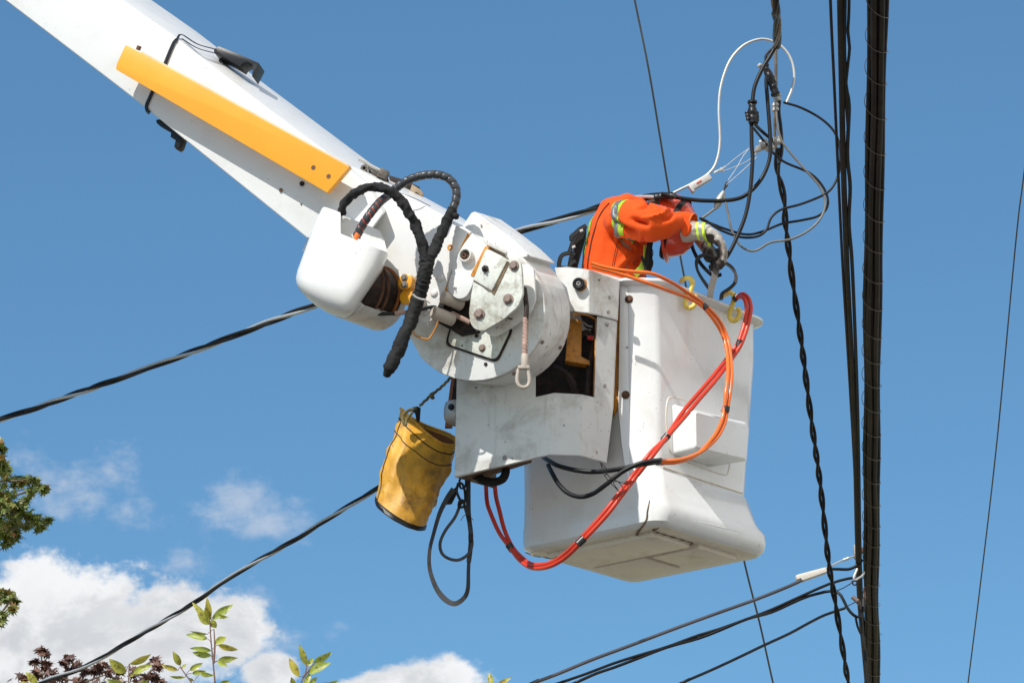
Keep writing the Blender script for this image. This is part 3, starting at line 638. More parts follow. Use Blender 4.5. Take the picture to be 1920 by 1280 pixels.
# yellow stiffener channel standing off the boom
BS = .085
yb = [(236, 84), (655, 313), (613, 361), (217, 130), (219, 120)]
bm = bmesh.new(); add_prism(bm, rounded([pb(x, y, BS+.03) for x, y in yb], [.012, .004, .004, .006, .006]), -pb.n*.03, .003); bar = link('yellow_bar', bm, YEL, lift, 30)
bm = bmesh.new(); add_prism(bm, [pb(x, y, BS+.027) for x, y in ((266, 96.5), (652, 308), (655, 313), (262, 99.5))], -pb.n*.025, .001); link('primer_edge', bm, YELTOP, bar)
for (x, y) in (Z6(1567, 838), Z6(1643, 882)):
    bm = bmesh.new(); add_lathe(bm, pb(x, y, BS+.0305), pb.n, [(0, .0105), (.0008, .0105)], 16); link('bolt_hole', bm, RUST, bar)
bm = bmesh.new(); add_cyl(bm, pb(*Z6(690, 250), BS+.012), pb(*Z6(697, 232), BS+.012), .012, n=6); link('end_bolt', bm, RUST, bar)
for (x, y) in ((300, 143), (600, 315)):                # stand-off blocks carrying the bar
    bm = bmesh.new(); add_box(bm, pb(x, y, BS/2), (.03, 0, -.02), (.012, 0, .015), pb.n*BS/2, .002); link('bar_standoff', bm, WHITE, bar)
for (x, y, r, mm) in ((567, 345, .012, DARKIN), (527, 357, .009, RUST), (565, 383, .004, RUST)): bolt(boom, pb(x, y, .001), pb.n, r, mm, washer=False)
# black strap round the boom with its plastic chock and clamp
def ribbon(bm, pts, nrms, w, t=.003):
    """flat band: pts path, nrms band normals"""
    k = len(pts); rows = []
    for i, p in enumerate(pts):
        d = (pts[min(i+1, k-1)]-pts[max(i-1, 0)]).normalized(); n_ = Vector(nrms[i] if isinstance(nrms, list) else nrms); n_ = (n_-d*n_.dot(d)).normalized(); s = d.cross(n_)*(w/2 if not callable(w) else w(i/(k-1))/2)
        rows.append([p-s, p+s, p+s+n_*t, p-s+n_*t])
    loft(bm, rows); bmesh.ops.recalc_face_normals(bm, faces=bm.faces)
bm = bmesh.new()
sp = [pb(*Z6(x, y), .004) for x, y in ((820, 335), (850, 260), (870, 215), (885, 198))]
ribbon(bm, smooth_path(sp, .02), pb.n, .017)
sp = [pb(*Z6(885, 198), .006), pb(*Z6(885, 198), .0)+E3*.1+Vector((.01, 0, .02)), at(*Z6(985, 222), 13.28), at(*Z6(1080, 250), 13.42)]
ribbon(bm, smooth_path(sp, .02), (.35, -.5, .8), .010); link('boom_strap', bm, BLKP, boom); bm = bmesh.new(); ribbon(bm, [p+Vector((0, .02, -.012)) for p in smooth_path(sp[1:], .02)], (.35, -.5, .8), .006)
link('boom_strap', bm, BLKP, boom); bm = bmesh.new(); ribbon(bm, smooth_path([pb(*Z6(x, y), .004) for x, y in ((765, 455), (745, 500), (733, 530), (738, 556), (750, 566))], .02), pb.n, .017)
link('boom_strap', bm, BLKP, boom)
pz = Plane(440, 110, 13.42, (-.2, -.97, 0))
ZC = lambda x, y: (380+x/12.8, 60+y/12.8)
bm = bmesh.new(); arc = [ZC(x, y) for x, y in ((270, 430), (300, 390), (390, 345), (860, 530), (1340, 740), (1345, 760), (1200, 1050), (1180, 1060), (1205, 900), (1190, 780), (1060, 715), (960, 750), (900, 830), (640, 680), (370, 550), (270, 490))]
add_prism(bm, [pz(x, y) for x, y in arc], (.02, .10, .0), .0015); link('plastic_chock', bm, BLKP, boom)
bm = bmesh.new(); arc = [Z6(x, y) for x, y in ((780, 600), (800, 596), (860, 640), (912, 690), (905, 712), (897, 735), (882, 748), (870, 735), (878, 700), (852, 686), (855, 664), (800, 632), (782, 615))]
add_prism(bm, [pb(x, y, -.05) for x, y in arc], -pb.n*.05, .002); link('strap_clamp', bm, BLKP, boom)
# latch hardware on top of the joint
bm = bmesh.new(); PT = lambda x, y, Y=13.2: at(600+x/5.333, 240+y/5.333, Y)
add_tube(bm, [PT(390, 310), PT(440, 335), PT(500, 375), PT(600, 430), PT(650, 480)], .009, 8, .01); link('latch_lever', bm, GALV, jbox)
bm = bmesh.new(); add_prism(bm, [PT(x, y) for x, y in ((470, 350), (600, 400), (660, 450), (690, 520), (600, 500), (520, 450), (480, 400))], (0, .05, 0), .004)
add_lathe(bm, PT(440, 400), (0, 1, 0), [(0, .016), (.02, .016), (.02, .007), (0, .007)], 16); add_box(bm, PT(630, 470, 13.18), (.02, 0, -.01), (0, .02, 0), (.01, 0, .02), .004); add_lathe(bm, PT(560, 440, 13.17), (.8, 0, -.6), [(0, .012), (.03, .012)], 8); link('latch_body', bm, mat('greasy_steel', (.11, .095, .08), .5, metal=.4, bump=.6, bscale=90, dirt=.6, dcol=(.03, .02, .015)), jbox)
bm = bmesh.new(); add_prism(bm, [PT(x, y, 13.3) for x, y in ((690, 470), (850, 520), (1000, 590), (930, 680), (700, 560))], (0, .04, 0), .003); link('latch_plate', bm, DARKIN, jbox)
bm = bmesh.new(); add_prism(bm, [PT(x, y, 13.28) for x, y in ((920, 560), (1000, 610), (1032, 650), (1030, 670), (1005, 678), (985, 655), (960, 640), (940, 655), (920, 690), (890, 660))], (0, .04, 0), .003); link('latch_hook', bm, mat('brass_brown', (.33, .24, .15), .5, dirt=.4), jbox)
bm = bmesh.new(); add_tube(bm, [PT(800, 650, 13.0), PT(950, 705, 13.0), PT(1105, 782, 13.02)], .0015, 5); link('thin_wire', bm, DARKIN, jbox)

# --- hoses over the joint
SH[0] = .18
def wrinkled(p_, s=45, a=.16, seed=0): return lambda i, ang, p: 1 + a*fnoise(p, s*.6, seed) + .34*(.25-min(.25, abs(fnoise(Vector((p.x*1.1, p.y, p.z*.5)), 48, seed+2))))*4*.6 - .16 + .05*fnoise(Vector((i*.42, math.cos(ang), seed)), 1, 3)
sl1 = [(350, 345), (352, 325), (380, 275), (430, 235), (480, 212), (530, 203), (590, 215), (640, 245), (685, 295), (722, 355), (752, 410), (775, 465), (790, 520), (803, 570), (812, 610)]
Ys = [12.95, 12.93, 12.91, 12.88, 12.86, 12.85, 12.85, 12.85, 12.86, 12.87, 12.88, 12.88, 12.88, 12.88, 12.88]
bm = bmesh.new(); add_tube(bm, [at(*Z1(x, y), Y) for (x, y), Y in zip(sl1, Ys)], lambda t: px2m(9.3+1.8*t, 13), 20, .005, wrinkled(None, 50, .3, 1)); link('fabric_hose_sleeve', bm, FABB, lift, 80)
sp1 = [(432, 478, 12.86), (455, 430, 12.84), (500, 360, 12.82), (555, 292, 12.86), (600, 255, 12.93), (650, 210, 12.94), (720, 166, 12.92), (800, 142, 12.90), (880, 140, 12.90), (940, 165, 12.90), (975, 220, 12.90), (972, 280, 12.90), (955, 330, 12.90)]
bm = bmesh.new(); path = smooth_path([at(*Z1(x, y), Y) for x, y, Y in sp1], .004); r0 = px2m(8.2, 13)
def spiralr(i, a, p, s=[0]): 
    ph = (i*.004/.030 + a/(2*math.pi)) % 1.0; return 1.0 - (.20 if ph < .17 else 0) + .07*ph
add_sweep(bm, path, r0, 20, True, spiralr); sph = link('spiral_wrapped_hose', bm, SPIRAL, lift, 80)
bm = bmesh.new(); add_sweep(bm, path[:int(len(path)*.45)], r0*.885, 14); link('inner_red_hose', bm, HOSER, sph)
bm = bmesh.new(); add_tube(bm, [at(*Z1(422, 500), 12.84), at(*Z1(430, 478), 12.84), at(*Z1(440, 462), 12.84)], .011, 10, .004); link('red_fitting', bm, HOSEO, sph)
bm = bmesh.new(); sl2 = [(958, 322, 12.90), (950, 345, 12.90), (915, 410, 12.90), (885, 480, 12.89), (858, 545, 12.88), (838, 590, 12.87), (825, 630, 12.87)]
add_tube(bm, [at(*Z1(x, y), Y) for x, y, Y in sl2], lambda t: px2m(10.3+1.5*math.sin(t*3), 13), 20, .005, wrinkled(None, 50, .3, 4)); add_lathe(bm, at(*Z1(975, 365), 12.89), (1, 0, -.3), [(-.02, .01), (0, .016), (.012, .010)], 10); link('fabric_hose_sleeve', bm, FABB, lift, 80)
bm = bmesh.new(); sl3 = [(815, 585, 12.86), (812, 640, 12.86), (800, 700, 12.86), (785, 760, 12.87), (775, 800, 12.88)]
add_tube(bm, [at(*Z1(x, y), Y) for x, y, Y in sl3], lambda t: px2m(14.5-1.5*t, 13), 24, .004, lambda i, a, p: 1+.20*fnoise(Vector((i*.5, math.cos(a)*1.4, math.sin(a)*1.4)), 1, 3)+.30*(.25-min(.25, abs(fnoise(Vector((p.x*.7, p.y, p.z*1.2)), 60, 4))))*2.4-.1); link('gathered_hose_sleeve', bm, FABB, lift, 80)
bm = bmesh.new(); sl4 = [(775, 785, 12.87), (755, 850, 12.88), (735, 910, 12.88), (705, 980, 12.87), (680, 1040, 12.86), (655, 1100, 12.86), (625, 1165, 12.86), (602, 1215, 12.87), (592, 1235, 12.88)]
add_tube(bm, [at(*Z1(x, y), Y) for x, y, Y in sl4], lambda t: px2m(13.2 if t < .9 else 13.2-8*(t-.9)*9, 13), 22, .006, lambda i, a, p: 1+.16*fnoise(p, 26, 5)+.08*fnoise(Vector((i*.5, math.cos(a)*1.2, math.sin(a)*1.2)), 1, 6)+.26*(.25-min(.25, abs(fnoise(Vector((p.x*1.3, p.y, p.z*.5)), 44, 9))))*2.4-.08); link('fabric_hose_sleeve', bm, FABB, lift, 80)
bm = bmesh.new(); add_tube(bm, [at(*Z1(x, y), 12.82) for x, y in ((738, 790), (755, 806), (785, 818), (803, 820))], .0050, 8, .006); add_tube(bm, [at(*Z1(x, y), 12.84) for x, y in ((803, 820), (820, 828), (832, 838))], .004, 8, .006); link('hose_clip', bm, GALV, lift)
SH[0] = 0.0
# black hoses under the bracket joining the orange pair
def hose(name, L, Y, r, m, parent=lift, n=12): 
    bm = bmesh.new(); add_tube(bm, pxs(L, Y), px2m(r, 13.5), n, .012); return link(name, bm, m, parent, 80)
def tape(parent, L, Y, r, m=None, name='tape_band'):
    bm = bmesh.new(); add_tube(bm, pxs(L, Y), px2m(r, 13.5), 14, .006, lambda i, a, p: 1+.06*fnoise(p, 120)); return link(name, bm, m or TAPE, parent, 80)
hose('black_hose', [(1018, 856, 13.7), (1030, 864, 13.6), (1050, 874, 13.5), (1085, 882, 13.42), (1120, 884, 13.38), (1160, 879, 13.32), (1200, 871, 13.28), (1240, 864, 13.24)], None, 4.6, BLK)
hose('black_hose', [(1028, 872, 13.62), (1036, 888, 13.52), (1048, 908, 13.46), (1065, 924, 13.42), (1088, 931, 13.38), (1112, 925, 13.35), (1140, 905, 13.30), (1170, 882, 13.28), (1205, 867, 13.26), (1240, 862, 13.22)], None, 4.4, BLK)
bm = bmesh.new()
for L in ([(1126, 868), (1131, 885), (1140, 900), (1155, 915), (1165, 925), (1168, 915), (1158, 902), (1150, 905), (1160, 920)], [(1126, 868), (1136, 884), (1142, 893), (1160, 903), (1172, 905), (1178, 912), (1170, 925)], [(1124, 864), (1132, 872), (1140, 884), (1133, 892)]): add_tube(bm, pxs(L, 13.24), .0018, 5, .01)
link('string_tie', bm, BLK, lift)
# winch rope and thimble
SH[0] = .08
bm = bmesh.new(); add_tube(bm, pxs([(983, 540, 12.95), (987, 575, 12.93), (986, 600, 12.92)], None), .011, 10, .01); link('winch_rope', bm, DARKIN, lift)
bm = bmesh.new(); pth = smooth_path(pxs([(985, 596), (985, 620), (984, 645), (984, 668)], 12.92), .003); add_sweep(bm, pth, px2m(5.2, 13), 14, True, lambda i, a, p: 1+.10*math.sin(i*1.2+a*2)); link('winch_rope', bm, PINKR, lift)
bm = bmesh.new(); add_lathe(bm, at(984, 664, 12.92), (0, 0, -1), [(0, .014), (.005, .016), (.045, .017), (.06, .015)], 16); link('rope_ferrule', bm, THIM, lift)
bm = bmesh.new(); E4 = [(981.5+dx_, 708+dy_) for dx_, dy_ in ((-9, -17), (-11, -6), (-12, 6), (-8, 15), (0, 18), (8, 15), (11, 6), (10, -6), (8, -17))]
add_tube(bm, pxs(E4, 12.92), px2m(3.6, 13), 10, .006); add_box(bm, at(982, 689, 12.92), (px2m(11, 13), 0, 0), (0, .014, 0), (0, 0, px2m(3.2, 13)), .003); link('thimble_eye', bm, THIM, lift)

SH[0] = 0.0
# ------------------------------------------------------------------ hoses looped over the bucket
oh = empty('hydraulic_hose_loop', at(1237, 866, 13.3), 'twin orange hydraulic hoses curving from bucket rim down to black hoses', 'hose', 'paired hydraulic hoses on the bucket')
AY = lambda x: 13.50 + max(0, (x-1215))/410/.64*.77 - .10
L1 = [(1109, 493), (1127, 499), (1155, 505), (1184, 509), (1219, 512), (1243, 521), (1266, 533), (1287, 547), (1315, 566), (1345, 596), (1362, 628), (1369, 660), (1372, 700), (1369, 735), (1364, 766), (1358, 795), (1342, 823), (1310, 849), (1272, 862), (1237, 864)]
L2 = [(1110, 499), (1127, 504), (1155, 511), (1184, 520), (1219, 532), (1254, 545), (1287, 557), (1315, 573), (1338, 599), (1355, 628), (1363, 660), (1365, 700), (1361, 735), (1358, 766), (1352, 792), (1336, 821), (1306, 852), (1270, 866), (1237, 868)]
def YH(x, y):
    k = max(0, 1-abs(y-770)/150); return max(13.40, AY(x) - .05 - .15*min(1, k*1.6))
hose('hose', [(x, y, YH(x, y)) for x, y in L1], None, 3.6, HOSEO, oh); hose('hose', [(x, y, YH(x, y)+.005) for x, y in L2], None, 3.6, HOSEO, oh)
def band(par, a, b, Y, r): tape(par, [(a[0], a[1], Y), ((a[0]+b[0])/2, (a[1]+b[1])/2, Y), (b[0], b[1], Y)], None, r)
band(oh, (1124, 501), (1131, 503), 13.46, 5.6); band(oh, (1313, 567), (1325, 578), YH(1320, 574), 6.2); band(oh, (1362, 762), (1360, 772), YH(1362, 766), 7.4); band(oh, (1229, 866), (1244, 866), 13.46, 6.4)
rh = empty('hydraulic_hose_loop', at(920, 915, 13.6), 'twin red hydraulic hoses sweeping under bucket and over its right rim', 'hose', 'paired hydraulic hoses on the bucket')
L1 = [(1383, 556, 13.98), (1393, 551, 13.92), (1404, 560, 13.88), (1408, 578, 13.87), (1405, 597, 13.86), (1399, 620, 13.85), (1389, 646, 13.83), (1373, 671, 13.80), (1343, 711, 13.65), (1313, 746, 13.57), (1288, 776, 13.51), (1250, 820, 13.41), (1222, 856, 13.35), (1187, 901, 13.36), (1167, 927, 13.34), (1136, 967, 13.34), (1091, 1015, 13.38), (1060, 1045, 13.50), (1028, 1062, 13.60), (998, 1064, 13.72), (975, 1050, 13.80), (955, 1024, 13.85), (936, 998, 13.88), (920, 962, 13.92), (913, 939, 13.96), (911, 900, 14.00)]
L2 = [(1384, 559, 13.98), (1390, 556, 13.92), (1397, 563, 13.87), (1400, 580, 13.86), (1398, 598, 13.86), (1392, 620, 13.85), (1383, 644, 13.84), (1367, 667, 13.82), (1336, 706, 13.67), (1306, 741, 13.59), (1281, 771, 13.53), (1246, 822, 13.42), (1217, 852, 13.36), (1182, 897, 13.37), (1162, 922, 13.35), (1131, 962, 13.35), (1088, 1010, 13.39), (1054, 1042, 13.52), (1030, 1055, 13.60), (1000, 1058, 13.71), (980, 1046, 13.80), (961, 1025, 13.85), (946, 993, 13.88), (936, 955, 13.92), (930, 930, 13.96), (927, 900, 14.00)]
hose('hose', L1, None, 4.2, HOSER, rh); hose('hose', L2, None, 4.2, HOSER, rh)
for a, b, Y, r in (((1388, 638), (1384, 650), 13.835, 6.4), ((1253, 815), (1243, 826), 13.415, 6.8), ((1095, 1009), (1083, 1020), 13.37, 7.4), ((962, 1032), (953, 1020), 13.85, 7), ((1384, 553), (1376, 563), 13.99, 6)): band(rh, a, b, Y, r)
# ------------------------------------------------------------------ yellow hooks on the rim
for nm, L, lab in (('hook', [(1100, 800), (1112, 786), (1145, 773), (1178, 784), (1188, 815), (1172, 875), (1146, 930), (1130, 978), (1150, 1010), (1190, 1003), (1212, 970), (1215, 935), (1198, 915)], 'pale yellow coated hook over bucket rim behind the orange hoses'),
                   ('hook', [(1440, 915), (1455, 902), (1485, 890), (1515, 905), (1520, 945), (1500, 1010), (1484, 1070), (1500, 1112), (1540, 1107), (1566, 1060), (1560, 1030), (1540, 1015)], 'pale yellow coated hook on rim beside the red hose ends')):
    P_ = [Z3(x, y) for x, y in L]; Y0 = 13.6 + (P_[5][0]-1215)/410/.64*.77 - .045
    bm = bmesh.new(); add_tube(bm, [at(p[0], p[1], Y0 + (.06 if i == 0 else .03 if i == 1 else .0)) for i, p in enumerate(P_)], px2m(4.9, 13.8), 12, .006, lambda i, a, p: 1+.07*fnoise(p, 90))
    o = link(nm, bm, HOOKY, None, 80, loc=at(*P_[1], Y0)); tag(o, lab, 'hook', 'yellow hooks on the bucket rim')

# ------------------------------------------------------------------ canvas tool bag
bag = empty('tool_bag', at(*Z5(190, 745), 13.9), 'dirty yellow canvas tool bag hanging by a rope beside bucket', 'tool bag')
def bagring(t, s=1.0, k=44, wr=1.0):
    c = at(*Z5(330-140*t, 325+418*t), 13.95-.06*t); r = (.158-.022*t)*s; o = []
    for i in range(k):
        a = 2*math.pi*i/k; u = Vector((.80, 0, -.50)); w = Vector((.13, .90, .42))*(.50+.50*min(1, t*2.2))
        rr = r*(1 + wr*(.065*math.sin(a*3+1+t*3)*math.sin(t*3.1) + .035*math.sin(a*9+3*t)*math.sin(t*3.1) + .12*(.2-min(.2, abs(fnoise((math.cos(a)*1.5, math.sin(a)*1.5, t*1.3), 1.8, 8))))/.2*math.sin(t*3.0) - .045*(.12-min(.12, abs(fnoise((math.cos(a)*1.5+t, math.sin(a)*1.5, t*.8), 2.6, 12))))/.12*math.sin(t*3.0) + .06*fnoise((math.cos(a)*1.5, math.sin(a)*1.5, t*2.2), 2, 3)))
        p = c + (u*math.cos(a) + w*math.sin(a))*rr
        p = p + Vector((0, 0, .018*math.sin(a*2+.6)*(1-t)*wr)) ; o.append(p)
    return o
bm = bmesh.new()
rows = [bagring(i/26) for i in range(27)]
rr = [[bm.verts.new(p) for p in r] for r in rows]; ri = [[bm.verts.new(p) for p in bagring(i/26, .955)] for i in range(26, -1, -1)]
al = rr + ri
for a, b in zip(al, al[1:]):
    for i in range(44): bm.faces.new([a[i], a[(i+1) % 44], b[(i+1) % 44], b[i]])
for i in range(44): bm.faces.new([al[-1][i], al[-1][(i+1) % 44], al[0][(i+1) % 44], al[0][i]])
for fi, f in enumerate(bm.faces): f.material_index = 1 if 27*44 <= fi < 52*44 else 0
bmesh.ops.recalc_face_normals(bm, faces=bm.faces)
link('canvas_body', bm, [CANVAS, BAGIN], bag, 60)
bm = bmesh.new(); loft(bm, [bagring(.985, 1.01), bagring(1.0, 1.03), bagring(1.035, 1.03), bagring(1.05, .98), bagring(1.05, .5)]); bmesh.ops.recalc_face_normals(bm, faces=bm.faces); link('rubber_base', bm, BLK, bag, 60)
def bagtube(t, s, r, m, name, i0=0, i1=44):
    bm = bmesh.new(); q = bagring(t, s); add_sweep(bm, [q[i % 44] for i in range(i0, i1+1)], r, 8); link(name, bm, m, bag, 80)
bagtube(0.0, 1.0, .0065, CANVAS, 'rim_hem'); bagtube(.10, 1.008, .0028, DARKIN, 'stitching', 22, 44); bagtube(.24, 1.008, .0022, DARKIN, 'stitching', 22, 44)
bm = bmesh.new(); add_sweep(bm, [bagring(t/20, 1.008)[26] for t in range(0, 21)], .0025, 6); link('stitching', bm, DARKIN, bag)
bm = bmesh.new(); add_tube(bm, pxs([Z5(483, 28)+(13.72,), Z5(400, 115)+(13.80,), Z5(345, 160)+(13.84,), Z5(285, 215)+(13.86,)], None), .0065, 10, .006, lambda i, a, p: 1+.22*math.sin(i*1.4+a)); link('rope', bm, ROPE, bag)
bm = bmesh.new(); add_tube(bm, pxs([Z5(355, 150)+(13.83,), Z5(340, 165)+(13.82,), Z5(352, 175)+(13.85,)], None), .009, 8, .004, lambda i, a, p: 1+.3*fnoise(p, 150)); link('rope_knot', bm, ROPE, bag)
bm = bmesh.new(); add_prism(bm, pxs([Z5(x, y)+(13.80,) for x, y in ((245, 232), (270, 215), (290, 222), (285, 292), (268, 288), (262, 250))], None), (0, .02, 0), .004); link('black_tab', bm, FABB, bag)
bm = bmesh.new(); add_tube(bm, pxs([Z5(x, y)+(13.80,) for x, y in ((270, 225), (225, 240), (200, 265), (205, 300), (215, 312), (222, 280), (250, 245))], None), .007, 8, .006, lambda i, a, p: 1+.3*fnoise(p, 110)); link('tie_cord', bm, ROPE, bag)

# ------------------------------------------------------------------ hanging webbing sling
sl = empty('webbing_sling', at(*Z5(500, 600), 13.85), 'grey webbing sling with two loops hanging below the tool bag', 'sling')
def webloop(name, L, Y, w, m, nrm=(.1, -.95, -.2)):
    bm = bmesh.new(); ribbon(bm, smooth_path(pxs([Z5(x, y)+(Y,) for x, y in L], None), .008), nrm, w, .003); return link(name, bm, m, sl, 60)
webloop('big_loop', [(455, 630), (420, 680), (385, 750), (355, 850), (334, 940), (335, 1030), (365, 1120), (410, 1180), (460, 1203), (505, 1175), (525, 1130), (528, 1040), (532, 950)], 13.85, lambda t: .026-.010*abs(math.sin(t*5)), WEB, (.35, -.9, 0))
webloop('upright_strap', [(528, 590), (528, 680), (530, 760), (541, 860), (538, 930), (530, 995)], 13.84, .021, WEB)
webloop('small_loop', [(490, 700), (462, 770), (412, 840), (387, 900), (395, 950), (430, 978), (480, 985), (528, 955), (546, 910), (540, 850), (522, 760), (508, 712)], 13.83, .014, WEB, (.2, -.9, .2))
for L, r in (([(478, 600), (470, 640), (485, 680), (500, 700), (512, 690), (510, 640), (498, 605), (478, 600)], .006), ([(484, 690), (480, 715), (495, 722), (508, 712), (505, 690), (490, 685)], .006), ([(500, 560), (484, 590), (490, 625), (512, 618), (515, 580), (500, 560)], .005)):
    bm = bmesh.new(); add_tube(bm, pxs([Z5(x, y)+(13.82,) for x, y in L], None), r, 8, .006); link('carabiner', bm, DARKIN, sl)
bm = bmesh.new(); add_prism(bm, pxs([Z5(x, y)+(13.86,) for x, y in ((405, 680), (440, 640), (475, 610), (470, 650), (445, 700), (415, 702))], None), (0, .03, 0), .006); link('sling_cover', bm, FABB, sl)
for (x, y, hx, hy) in ((533, 775, 9, 14), (540, 872, 12, 18)):
    bm = bmesh.new(); q = at(*Z5(x, y), 13.82); add_box(bm, q, (px2m(hx/2.666, 13.8), 0, 0), (0, .008, 0), (0, 0, px2m(hy/2.666, 13.8)), .003); link('buckle', bm, DARKIN, sl)
bm = bmesh.new(); add_tube(bm, pxs([Z5(x, y)+(13.82,) for x, y in ((490, 788), (510, 760), (535, 770), (555, 785))], None), .0015, 5); link('loose_thread', bm, WEB, sl)

# ------------------------------------------------------------------ the worker
pr = empty('person', B0 + UL*.37 + UR*.37 + Vector((0, 0, .06)), 'lineworker in orange hi-vis jacket and helmet bending over the bucket rim', 'person')
# body: one continuous skinned surface, standing in the bucket and bent over its rim
def skinned(name, joints, edges, m, parent, sub=2):
    me = bpy.data.meshes.new(name); me.from_pydata([j[0] for j in joints], edges, []); o = bpy.data.objects.new(name, me); COL.objects.link(o)
    md = o.modifiers.new('skin', 'SKIN'); md.use_smooth_shade = True
    for i, j in enumerate(joints):
        r = j[1]; me.skin_vertices[0].data[i].radius = (r, r) if not isinstance(r, tuple) else r
    me.skin_vertices[0].data[0].use_root = True
    o.modifiers.new('sub', 'SUBSURF').levels = sub; o.modifiers['sub'].render_levels = sub
    bpy.context.view_layer.update(); ev = o.evaluated_get(bpy.context.evaluated_depsgraph_get()); bm = bmesh.new(); bm.from_mesh(ev.to_mesh())
    bpy.data.objects.remove(o); return link(name, bm, m, parent, 80)
fl_ = B0.z + .07
pel = at(1152, 590, 14.0); pel.z = fl_+.95
hd = at(1258, 428, 13.93)
J = [(pel, .13), (at(1150, 520, 13.99), .13), (at(1158, 440, 13.96), .14), (at(1180, 402, 13.95), .09), (at(1215, 404, 13.94), .05), (at(1240, 418, 13.93), .07), (at(1262, 430, 13.93), (.085, .085)),
     (at(1182, 410, 13.84), .06), (at(1232, 418, 13.74), .045), (at(1300, 424, 13.76), .03), (at(1335, 446, 13.77), .03),
     (at(1186, 405, 14.10), .06), (at(1250, 425, 14.16), .045), (at(1305, 440, 14.02), .03), (at(1334, 480, 13.95), .028),
     (pel+Vector((-.02, -.10, -.05)), .09), (pel+Vector((.02, -.11, -.47)), .06), (pel+Vector((0, -.10, -.88)), .045), (pel+Vector((.09, -.13, -.92)), .035),
     (pel+Vector((-.02, .10, -.05)), .09), (pel+Vector((.03, .11, -.47)), .06), (pel+Vector((0, .10, -.88)), .045), (pel+Vector((.09, .09, -.92)), .035)]
ED = [(0, 1), (1, 2), (2, 3), (3, 4), (4, 5), (5, 6), (3, 7), (7, 8), (8, 9), (9, 10), (3, 11), (11, 12), (12, 13), (13, 14), (0, 15), (15, 16), (16, 17), (17, 18), (0, 19), (19, 20), (20, 21), (21, 22)]
body = skinned('body', J, ED, SKIN, pr)
def legs(): 
    j = [(pel+Vector((0, 0, .06)), .15)] + [(J[i][0], J[i][1]+.028) for i in (15, 16, 17, 19, 20, 21)]
    return skinned('trousers', j, [(0, 1), (1, 2), (2, 3), (0, 4), (4, 5), (5, 6)], TROU, pr)
legs()
for i in (17, 21):
    bm = bmesh.new(); a = J[i][0]; add_tube(bm, [a+Vector((-.03, 0, .05)), a+Vector((0, 0, -.02)), a+Vector((.08, -.01, -.035)), a+Vector((.17, -.01, -.04))], lambda t: .055-.012*t, 12, .02); link('boot', bm, mat('boot_leather', (.07, .04, .02), .6) if 'boot_leather' not in MATS else MATS['boot_leather'], pr)
# helmet: dome, visor, bands
hx = Vector((.93, -.22, .02)).normalized()      # crown direction
def helm_basis():
    dn = Vector((.22, .03, -1)); v = (dn - hx*dn.dot(hx)).normalized(); return v, hx.cross(v)
vd, vs_ = helm_basis()
hc = at(1260, 423, 13.92)
bm = bmesh.new(); rows = []
for i in range(15):
    t = i/14*math.pi/2; h = .118*math.sin(t); r = math.cos(t)
    rows.append([hc + hx*h + (vd*math.cos(a)*.146 + vs_*math.sin(a)*.115)*max(r, .02)*(1+(.035 if abs(math.sin(a)) < .22 and i > 2 else 0)) for a in [2*math.pi*k/48 for k in range(48)]])
rows.insert(0, [hc - hx*.035 + (vd*math.cos(a)*.150 + vs_*math.sin(a)*.119) for a in [2*math.pi*k/48 for k in range(48)]])
loft(bm, rows); bmesh.ops.recalc_face_normals(bm, faces=bm.faces); helm = link('helmet', bm, HELM, pr, 50)
bm = bmesh.new(); rows = []
for s, dr, dh in ((1.0, .0, -.030), (1.0, .004, -.020), (1.0, .026, -.030), (1.0, .030, -.036), (1.0, .024, -.040), (1, -.006, -.038)):
    rows.append([hc + hx*(dh) + vd*math.cos(a)*(.144+dr) + vs_*math.sin(a)*(.112+dr*.6) for a in [R(-80)+R(160)*k/24 for k in range(25)]])
v = [[bm.verts.new(p) for p in r] for r in rows]
for a, b in zip(v, v[1:]):
    for i in range(24): bm.faces.new([a[i], a[i+1], b[i+1], b[i]])
bmesh.ops.recalc_face_normals(bm, faces=bm.faces); link('visor', bm, HELM, helm, 50)
def helmband(tilt, off, w, name, m=FABB, a0=0, a1=360):
    """elastic band lying on the dome: cut of the dome by a tilted plane"""
    bm = bmesh.new(); pts = []; nr = []; ax = (hx*math.cos(tilt) + vd*math.sin(tilt)).normalized(); e1 = (vd - ax*vd.dot(ax)).normalized(); e2 = ax.cross(e1)
    for k in range(49):
        a = R(a0+(a1-a0)*k/48); d = e1*math.cos(a)+e2*math.sin(a); o_ = ax*off
        lo, hi = 0.0, .3
        for _ in range(22):
            mid = (lo+hi)/2; q = o_ + d*mid; h = q.dot(hx); x = q.dot(vd)/.148; y = q.dot(vs_)/.118
            ins = (x*x+y*y+((h/.120)**2 if h > 0 else 0)) < 1 and h > -.05
            lo, hi = (mid, hi) if ins else (lo, mid)
        pts.append(hc + o_ + d*(lo+.003)); nr.append(d)
    ribbon(bm, pts, nr, w, .003); link(name, bm, m, helm, 60)
helmband(R(27), .022, .024, 'helmet_band')
bm = bmesh.new(); add_tube(bm, pxs([Z3(845, 168)+(13.82,), Z3(900, 165)+(13.84,), Z3(955, 185)+(13.84,), Z3(1000, 225)+(13.83,), Z3(1015, 245)+(13.83,)], None), lambda t: .011, 8, .008); link('neck_strap', bm, mat('grey_brown_strap', (.10, .08, .07), .8, bump=.4), pr)
bm = bmesh.new(); add_tube(bm, pxs([Z3(1005, 205)+(13.82,), Z3(1060, 235)+(13.81,)], None), .004, 6, .01); link('helmet_rim_clip', bm, DARKIN, helm)
